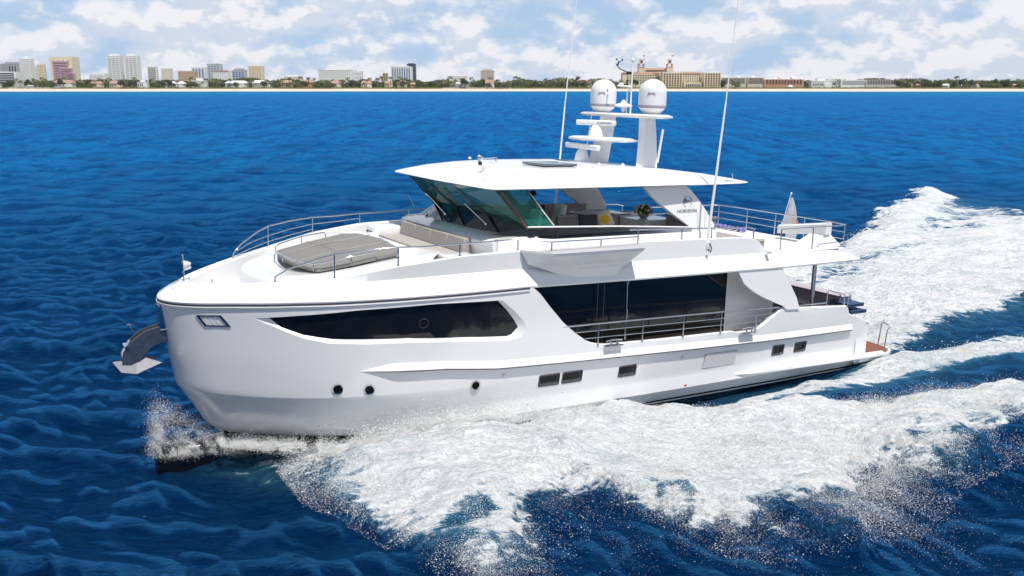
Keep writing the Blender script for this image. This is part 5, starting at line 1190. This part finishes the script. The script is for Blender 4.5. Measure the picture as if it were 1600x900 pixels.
def plant(kind, i, x, y, sc):
    src = (palms if kind == 'p' else leafs)[i]; rz = rng.uniform(0, 6.28)
    lab, cat, grp = {('p'): ('shaggy palm tree standing in the long green row behind the beach', 'palm', 'palm trees along the far shore'), ('l'): ('dense round-headed broadleaf tree among the palms of the far shore', 'tree', 'broadleaf trees along the far shore')}[kind]
    if (kind, i) not in used:
        used.add((kind, i)); src.location = (x, y, 3.7); src.rotation_euler = (0, 0, rz); src.scale = (sc, sc, sc); tag(src, lab, cat, grp)
    else: clone(src, (x, y, 3.7), rz, sc, lab, cat, grp)
# stretches of shore in px of bearing: (from, to, count, share of palms); hotel and flats stay clear in front
for u0, u1, n_, share in ((-20, 160, 26, .5), (160, 420, 50, .55), (420, 700, 54, .6), (690, 960, 66, .8), (965, 1030, 10, .9), (1128, 1150, 4, .3), (1400, 1620, 56, .25)):
    for i in range(n_):
        u_ = u0 + (u1 - u0) * (i + rng.uniform(.1, .9)) / n_; Y_ = SH + (rng.uniform(66, 108) if rng.random() < .55 else rng.uniform(51, 58))
        if rng.random() < share: plant('p', int(rng.integers(0, 3)), at(u_, Y_), Y_, rng.uniform(1.15, 1.75))
        else: plant('l', int(rng.integers(0, 3)), at(u_, Y_), Y_, rng.uniform(1.15, 1.75))
# ---- buildings
cr = mat('stucco_cream', (.74, .64, .48), .8, 0, 0, .05, .1); wh = mat('painted_white', (.74, .73, .72), .7, 0, 0, .04, .1); pk = mat('pink_stone', (.50, .31, .37), .6, 0, 0, .08, .1); gr = mat('grey_concrete', (.38, .37, .40), .7, 0, 0, .08, .1)
bl = mat('blue_glass', (.16, .24, .38), .25, 0, 0, .2, .2); nv = mat('navy_glass', (.035, .045, .11), .2, 0, 0, .2, .2); rf = mat('terracotta_roof', (.38, .23, .17), .8, 0, 0, .2, .3); wd = mat('window_dark', (.03, .03, .045), .5, 0, 0, .3, .3); sal = mat('salmon_stucco', (.50, .25, .17), .8, 0, 0, .08, .1)
tan = mat('tan_stucco', (.50, .36, .24), .8, 0, 0, .06, .1); pale = mat('pale_balcony', (.50, .50, .54), .6, 0, 0, .15, .1); wy = mat('window_warm', (.20, .13, .08), .4, 0, 0, .5, .3)
wbr = mat('window_brown', (.20, .17, .16), .6, 0, 0, .3, .2)  # grey-brown colour for the window bands of the flats
def win_grid(parent, x0, x1, z0, z1, y, nx, nz, m, fx=.6, fz=.6, band=False, name='window'):
    """front windows; each one an object of its own, or one band to a storey where the photo shows only bands"""
    dx = (x1 - x0) / nx; dz_ = (z1 - z0) / nz; proto = None
    for j in range(nz):
        if band:
            b = MB(); zc = z0 + dz_ * (j + .5); b.box(x0 + dx * .1, x1 - dx * .1, y - .35, y + .25, zc - dz_ * fz / 2, zc + dz_ * fz / 2); b.build('window_band', m, parent, smooth=None); continue
        for i in range(nx):
            xc = x0 + dx * (i + .5); zc = z0 + dz_ * (j + .5)
            if proto is None:
                b = MB(); b.box(-dx * fx / 2, dx * fx / 2, -.35, .25, -dz_ * fz / 2, dz_ * fz / 2); proto = b.build(name, m, parent, smooth=None); o = proto
            else: o = proto.copy(); COL.objects.link(o); o.parent = parent
            o.location = (xc, y, zc)
def tower(name, u0, u1, vt, Y, m, label, cat='tower', cols=3, floors=8, wm=wd, roof=None, depth=None, band=False, cap=.0, capm=None, group=None, steps=None, hz=None, fx=.6, fz=.55, ribs=0, ribm=None):
    x0, x1 = at(u0, Y), at(u1, Y); k = Y / 1568.0; H = (131 - vt) * k + 9.76 - 4.2; cx = (x0 + x1) / 2; w = x1 - x0; d = depth or w * .8
    r = empty(name, (cx, Y, 4.2)); b = MB()
    b.box(-w / 2, w / 2, 0, d, 0, H * (1 - cap))
    b.build('wall', m, r, smooth=None)
    z0 = min(H * .45, 6.0); win_grid(r, -w * .46, w * .46, z0, H * (1 - cap) * .96, -.1, cols, floors, wm, fx, fz, band)
    if cap:
        q = MB(); q.box(-w * .5, w * .5, -.5, d, H * (1 - cap) + .02, H * (1 - cap) + H * cap * .35); q.box(-w * .34, w * .34, d * .1, d * .8, H * (1 - cap) + H * cap * .35, H); q.build('roof', capm or m, r, smooth=None)
    if ribs:
        for i in range(ribs + 1):
            xx = -w / 2 + w * i / ribs; q = MB(); q.box(xx - w * .03, xx + w * .03, -.9, -.02, 0, H * (1 - cap)); q.build('rib', ribm or wh, r, smooth=None)
    return tag(r, label, cat, group), w, d, H
tower('office_tower', -25, 4, 100, 2600, gr, 'low grey block at the left edge of the skyline', 'building', 4, 5)
tower('office_tower', 6, 29, 97, 2700, gr, 'grey office block with dark ribs at the left end of the skyline', 'tower', 5, 1, wd, fz=.9, fx=.45, cap=.10)
r, w, d, H = tower('office_tower', 33, 50, 90, 2550, wh, 'white gridded tower under a pale blue dome', 'tower', 5, 10, pale, cap=.06, fx=.5)
b = MB(); b.lathe([(w * .28, 0), (w * .25, 1.6), (w * .16, 3.6), (0, 4.6)], (0, d * .5, H), 18); b.build('dome', mat('dome_blue', (.35, .52, .66), .4), r)
tower('apartment_tower', 53, 61, 103, 2600, wh, 'narrow white block with a dark slot left of the cream tower', 'tower', 2, 6, pale)
tower('apartment_tower', 60.5, 70.5, 99, 2500, cr, 'slim cream tower with a stepped crown', 'tower', 3, 7, tan, cap=.08)
r, w, d, H = tower('hotel_tower', 80.5, 115, 89, 2450, cr, 'big pink and cream tower stepping down to the right', 'tower', 4, 3, tan, fx=.3)
for x0_, x1_, z_, y_ in ((-.36, .34, .86, -2.0), (-.05, .52, .62, -4.0), (.22, .62, .44, -6.0)):
    b = MB(); b.box(w * x0_, w * x1_, y_, 0.0, 0, H * z_); b.build('bay', pk, r, smooth=None); win_grid(r, w * (x0_ + .03), w * (x1_ - .03), H * .12, H * z_ * .97, y_ - .1, 4, 8, mat('pink_glass', (.24, .13, .20), .3), fz=.4, band=True)
for u0, lab in ((170, 'left one of the twin pale balconied towers'), (197, 'right one of the twin pale balconied towers')):
    tower('apartment_tower', u0, u0 + 19.5, 84, 2700, wh, lab, 'tower', 3, 14, pale, cap=.09, fx=.8, fz=.5, ribs=3)
tower('apartment_tower', 232, 245, 102, 2500, wh, 'white tower with rows of dark windows right of the twin towers', 'tower', 4, 8, wd, fx=.8, fz=.45, cap=.09)
tower('apartment_tower', 253, 267, 107, 2500, mat('ivory_stucco', (.66, .60, .52), .8), 'plain ivory block right of the white windowed tower', 'tower', 4, 6, pale, fx=.3, fz=.4)
tower('office_block', 279, 304, 111, 2300, tan, 'broad tan block left of the blue striped tower', 'building', 7, 4, wy, fx=.4, fz=.4)
tower('office_tower', 300, 321, 105, 2400, wh, 'white tower with upright blue glass stripes', 'tower', 4, 1, bl, fz=.92, fx=.55)
tower('office_tower', 325, 345, 99, 2600, pale, 'taller pale grey and blue glass tower behind the red topped block', 'tower', 4, 8, bl, fx=.6, fz=.5, cap=.05)
tower('office_block', 333, 357, 110, 2300, wh, 'wide white block with a thin red line along its top', 'building', 7, 5, pale, fx=.5, fz=.35, cap=.10, capm=rf)
tower('office_tower', 363, 383, 107, 2450, pale, 'blue glass block with a dark peaked top', 'tower', 4, 6, bl, fx=.7, fz=.7, cap=.14, capm=gr)
tower('apartment_tower', 389, 410, 102, 2400, cr, 'tan and cream tower with balcony rows, rightmost of the left cluster', 'tower', 5, 9, tan, fx=.6, fz=.5, cap=.06)
tower('low_block', 140, 164, 115, 2300, wh, 'low white block left of the twin towers', 'building', 6, 2, pale)
tower('hospital_block', 497, 550, 108, 2300, wh, 'long white complex with two dark glass bays', 'building', 16, 5, gr, fx=.5, fz=.35, cap=.06)
tower('hospital_wing', 550, 566, 111, 2320, mat('white_render', (.7, .7, .72), .7), 'plain white block at the right end of the long complex', 'building', 4, 3, pale)
tower('office_block', 598, 606, 114, 2300, tan, 'small tan block left of the wide glass block', 'building', 3, 4, wy)
tower('office_tower', 611, 643, 103, 2350, wh, 'wide white block with upright grey and blue glass stripes', 'tower', 8, 1, bl, fz=.92, fx=.6, cap=.05)
tower('office_tower', 636, 650, 99, 2500, nv, 'dark navy glass tower behind the striped block', 'tower', 3, 8, mat('navy_window', (.06, .08, .17), .2), fx=.7, cap=.05)
tower('low_block', 706, 729, 116, 2400, wh, 'low white block alone above the trees', 'building', 6, 2, pale, cap=.2)
tower('apartment_tower', 751, 772, 108, 2300, mat('sand_stucco', (.55, .46, .38), .8), 'sand coloured block standing alone above the palms', 'tower', 5, 6, gr, fx=.5, fz=.45, cap=.12)
tower('low_block', 444, 470, 117, 2300, wh, 'low white buildings above the trees right of the left cluster', 'building', 6, 2, sal, cap=.2)
r, w, d, H = tower('apartment_block', -30, 26, 112, SH + 75, wh, 'white banded beachfront apartment block at the left edge', 'apartment block', 10, 5, wd, band=True, fz=.45, depth=25)
# villas
def villa(u0, u1, vt, Y, wall, roof, label, nx=4, gable=True, nz=1):
    x0, x1 = at(u0, Y), at(u1, Y); w = x1 - x0; H = (131 - vt) * Y / 1568 + 9.76 - 3.9; r = empty('villa', ((x0 + x1) / 2, Y, 3.9)); d = w * .5
    b = MB(); b.box(-w / 2, w / 2, 0, d, 0, H * .66); b.box(w * .12, w * .42, -1.5, 0, 0, H * .5); b.build('wall', wall, r, smooth=None)
    b = MB()
    if gable: b.grid([[(-w * .54, -.8, H * .66), (w * .54, -.8, H * .66), (w * .54, d + .8, H * .66), (-w * .54, d + .8, H * .66)], [(-w * .40, d * .5, H), (w * .40, d * .5, H), (w * .40, d * .5, H), (-w * .40, d * .5, H)]], closed=True)
    else: b.box(-w * .52, w * .52, -.5, d, H * .66 + .02, H * .74); b.box(-w * .2, w * .2, d * .2, d * .8, H * .74, H)
    b.build('roof', roof, r, smooth=None); win_grid(r, -w * .46, w * .1, H * .12, H * .62, -.1, nx, nz, wd, .4, .5); return tag(r, label, 'house')
villa(83, 112, 125.0, SH + 62, wh, rf, 'long white house with red hip roofs, first from the left', 7)
villa(36, 54, 133, SH + 58, wh, wh, 'small white beach house left of the long white house', 3, False)
villa(140, 158, 127, SH + 64, cr, rf, 'cream house with a terracotta roof under tall trees', 4)
villa(170, 190, 126.5, SH + 62, cr, rf, 'wide cream house with an orange roof below the twin towers', 4)
villa(192, 204, 129, SH + 60, mat('peach_stucco', (.62, .42, .30), .8), rf, 'peach house with a pointed gable beside the orange roofed house', 2)
villa(214, 230, 124.5, SH + 62, wh, wh, 'white house with a central pavilion and blue shade', 3, False)
villa(258, 286, 127, SH + 62, wh, wh, 'long white house with pale roofs and arches', 6)
villa(299, 322, 121.5, SH + 85, wh, wh, 'tall white house showing above the trees', 4, False)
villa(352, 384, 126, SH + 62, wh, wh, 'white terrace house with square dormers', 7)
villa(394, 422, 125.5, SH + 62, mat('ivory_wall', (.72, .70, .64), .8), wh, 'second white terrace house, right of the dormered one', 6)
villa(438, 456, 125, SH + 75, tan, rf, 'red roofed house half hidden in trees', 3)
villa(472, 488, 124.5, SH + 68, sal, rf, 'salmon house with a deep red roof', 3)
villa(517, 532, 126, SH + 64, cr, rf, 'small cream house among palms with a low red roof', 3)
villa(564, 580, 126, SH + 64, cr, rf, 'red roofed cream house left of the twin cream houses', 3)
villa(601, 613, 126, SH + 62, cr, rf, 'narrow cream house, left of two alike', 3)
villa(620, 635, 126, SH + 62, cr, rf, 'broader cream house, right of two alike', 3)
villa(641, 655, 129, SH + 60, tan, rf, 'low tan house with an orange roof by the scrub', 3)
villa(703, 733, 128, SH + 58, wh, wh, 'long low white beach club with blue awnings', 8, False)
villa(758, 772, 125, SH + 60, wh, rf, 'white beach house with a red tower roof', 3)
villa(905, 958, 124.5, SH + 100, cr, rf, 'long low cream wing with an orange roof left of the grand hotel', 9)
villa(1268, 1300, 122, SH + 70, wh, wh, 'low white pavilion row beside the salmon flats', 6, False)
for i, (u_, w_) in enumerate(((1418, 9), (1432, 8), (1474, 10), (1500, 14), (1519, 12), (1583, 9))):
    villa(u_, u_ + w_, 131 if i != 3 else 132, SH + 60, (sal, tan, wh, wh, wh, sal)[i], (rf, rf, wh, wh, rf, rf)[i], ('salmon cottage under dark trees, first on the right shore', 'tan cottage just right of the salmon cottage', 'white cottage in the middle of the dark right-hand woods', 'wide white villa among the right-hand woods', 'white villa with a red roof beside the wide white one', 'pink cottage near the right edge of the photo')[i], 3)
# sea wall and garden walls
for u0, u1, lab in ((12, 82, 'long white sea wall at the left of the beach'), (690, 800, 'long white sea wall in front of the beach club')):
    b = MB(); b.box(at(u0, SH + 52), at(u1, SH + 52), SH + 52, SH + 52.6, 2.9, 4.7); o = b.build('sea_wall', wh, smooth=None); tag(o, lab, 'wall')
# ---- the grand hotel
HY = SH + 75
hot = empty('grand_hotel', (at(1040, HY), HY, 4.0)); tag(hot, 'grand cream hotel with twin belvedere towers and red tiled roofs', 'hotel')
def hx(u_): return at(u_, HY) - at(1040, HY)
def hz(v_): return (131 - v_) * HY / 1568 + 9.76 - 4.0
def blockp(nm, u0, u1, vt, dy, dep, m): b = MB(); b.box(hx(u0), hx(u1), dy, dy + dep, 0, hz(vt)); return b.build(nm, m, hot, smooth=None)
blockp('wing', 975, 1126, 114.0, 22, 18, cr)
blockp('wing', 984, 1024, 115.5, 16, 8, mat('hotel_cream', (.74, .62, .42), .8)); blockp('wing', 1035, 1066, 112.8, 0, 20, cr); blockp('wing', 1100, 1126, 113.5, 0, 20, cr); blockp('wing', 1070, 1098, 129, 4, 16, cr)
def hroof(u0, u1, v0, v1, dy, dep): b = MB(); b.grid([[(hx(u0), dy, hz(v0)), (hx(u1), dy, hz(v0)), (hx(u1), dy + dep, hz(v0)), (hx(u0), dy + dep, hz(v0))], [(hx(u0 + 2), dy + dep * .5, hz(v1)), (hx(u1 - 2), dy + dep * .5, hz(v1)), (hx(u1 - 2), dy + dep * .5, hz(v1)), (hx(u0 + 2), dy + dep * .5, hz(v1))]], closed=True); b.build('roof', rf, hot, smooth=None)
hroof(975, 1034, 114, 111.8, 21, 20); hroof(1066, 1100, 114, 111.5, 21, 20); hroof(1008, 1055, 109, 105.8, 30, 14)
blockp('upper_hall', 1010, 1052, 109, 31, 12, cr)
win_grid(hot, hx(1014), hx(1044), hz(111.8), hz(109.3), 30.9, 12, 1, wd, .7, .7)
for u0 in (1000.5, 1045.5):
    b = MB(); x0_, x1_ = hx(u0), hx(u0 + 10); cx = (x0_ + x1_) / 2; w_ = (x1_ - x0_) / 2
    b.box(cx - w_, cx + w_, 24, 34, 0, hz(104.5)); b.box(cx - w_ * 1.1, cx + w_ * 1.1, 23.5, 34.5, hz(104.5) + .01, hz(103.8))
    for sx in (-1, 1):
        for yy in (25, 32): b.box(cx + sx * w_ * .75 - .9, cx + sx * w_ * .75 + .9, yy, yy + 1.8, hz(103.8), hz(99.6))
    b.box(cx - w_ * .95, cx + w_ * .95, 24, 34, hz(99.6), hz(99.0)); b.box(cx - w_ * .5, cx + w_ * .5, 26, 32, hz(99.0) + .01, hz(93.2)); tw = b.build('belvedere', mat('hotel_rose', (.60, .47, .38), .8), hot, smooth=None)
    b = MB(); b.lathe([(w_ * .75, 0), (w_ * .7, .5), (0, 1.6)], (cx, 29, hz(93.2)), 8); b.build('tower_roof', rf, tw, smooth=None)
    b = MB(); b.box(cx - w_ * .3, cx + w_ * .3, 25.85, 25.95, hz(97.8), hz(94.2)); b.build('arch', wd, tw, smooth=None)
    b = MB(); b.tube([(cx + 2, 29, hz(93)), (cx + 2, 29, hz(86.0))], .12, 5); b.build('flagpole', wh, hot)
    q = MB(); q.box(cx + 2.1, cx + 5.4, 28.9, 29, hz(87.6), hz(85.8)); q.build('flag', mat('flag_red', (.5, .12, .14), .8), hot, smooth=None)
win_grid(hot, hx(986), hx(1033), hz(131), hz(115.8), 15.9, 12, 4, wd, .45, .5)
win_grid(hot, hx(1067), hx(1099), hz(128), hz(115.2), 21.9, 9, 4, wd, .45, .5)
for u0, u1, nx in ((1036, 1065.5, 7), (1101, 1125.5, 6)):
    for i in range(nx):
        xa = hx(u0) + (hx(u1) - hx(u0)) * (i + .20) / nx; xb_ = hx(u0) + (hx(u1) - hx(u0)) * (i + .84) / nx
        b = MB(); b.box(xa, xb_, -.25, .2, hz(137), hz(114.8)); bay = b.build('window_column', wd, hot, smooth=None)
        for j in range(6):
            z_ = hz(136) + (hz(115) - hz(136)) * j / 6; q = MB(); q.box(xa, xb_, -.5, -.27, z_, z_ + 1.2); q.build('balcony_front', mat('balcony_ochre', (.66, .48, .28), .8), bay, smooth=None)
win_grid(hot, hx(1072), hx(1096), hz(137), hz(131), 3.8, 8, 1, wd, .45, .9, name='arch_window')
# flats right of the hotel
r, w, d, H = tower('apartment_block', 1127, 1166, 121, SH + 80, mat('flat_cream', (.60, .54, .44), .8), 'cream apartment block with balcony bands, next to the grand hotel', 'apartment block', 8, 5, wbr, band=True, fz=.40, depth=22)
b = MB()
for k in (.23,): b.lathe([(2.6, 0), (2.2, 1.2), (0, 2.6)], (w * k, 8, H), 10); b.build('turret', wh, r, smooth=None)
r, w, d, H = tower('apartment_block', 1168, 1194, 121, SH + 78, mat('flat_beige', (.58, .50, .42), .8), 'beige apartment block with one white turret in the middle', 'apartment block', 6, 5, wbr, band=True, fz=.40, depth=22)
b = MB(); b.lathe([(2.6, 0), (2.2, 1.2), (0, 2.6)], (-w * .1, 8, H), 10); b.build('turret', wh, r, smooth=None)
r, w, d, H = tower('apartment_block', 1194, 1256, 124, SH + 76, sal, 'salmon apartment block with five small white turrets', 'apartment block', 12, 4, wd, fx=.55, fz=.55, depth=24)
for k in (-.49, -.21, .13, .30, .46):
    b = MB(); b.lathe([(2.4, 0), (2.2, .9), (0, 2.4)], (w * k, 5, H), 10); b.build('turret', wh, r, smooth=None)
for k in (-.04, .27):
    b = MB(); b.lathe([(2.2, 0), (2.4, 2.2), (2.0, 3.2), (0, 4.4)], (w * k, 16, H + .4), 10); b.build('turret', wh, r, smooth=None)
b = MB(); b.box(at(1233, SH + 56), at(1239, SH + 56), SH + 56, SH + 60, 3.6, 6.0); b.add([(at(1232, SH + 56), SH + 55, 6.0), (at(1240, SH + 56), SH + 55, 6.0), (at(1240, SH + 56), SH + 61, 6.0), (at(1232, SH + 56), SH + 61, 6.0), (at(1236, SH + 56), SH + 58, 8.6)], [(0, 1, 4), (1, 2, 4), (2, 3, 4), (3, 0, 4)]); o = b.build('beach_pavilion', wh, smooth=None); tag(o, 'tiny white pavilion with a pointed roof before the salmon flats', 'pavilion')
tower('apartment_block', 1265, 1314, 125, SH + 95, wh, 'long low white block with bluish balcony bands', 'apartment block', 10, 5, pale, band=True, fz=.45, depth=20)
tower('apartment_block', 1314, 1353, 125, SH + 90, mat('bright_white', (.78, .77, .75), .7), 'brightest white balconied block of the right-hand row', 'apartment block', 8, 5, pale, band=True, fz=.4, depth=20)
tower('apartment_block', 1353, 1406, 124.5, SH + 88, mat('flat_taupe', (.50, .45, .42), .8), 'taupe block with white end, last before the right-hand woods', 'apartment block', 12, 4, wd, fx=.6, fz=.45, depth=20)
# ---------------------------------------------------------------- sea air
hb = MB(); hb.box(-4200, 4200, -600, 5200, -2.5, 125)
hzo = hb.build('haze', None, smooth=None); hzo['kind'] = 'stuff'; hzo['label'] = 'thin pale sea haze'
hm = bpy.data.materials.new('haze'); hm.use_nodes = True; ht = hm.node_tree; ht.nodes.clear()
pv = N(ht, 'ShaderNodeVolumePrincipled'); pv.inputs['Density'].default_value = 2.5e-5; pv.inputs['Color'].default_value = (.82, .9, 1, 1)
ho = N(ht, 'ShaderNodeOutputMaterial'); L(ht, pv.outputs[0], ho.inputs['Volume']); hzo.data.materials.clear(); hzo.data.materials.append(hm)
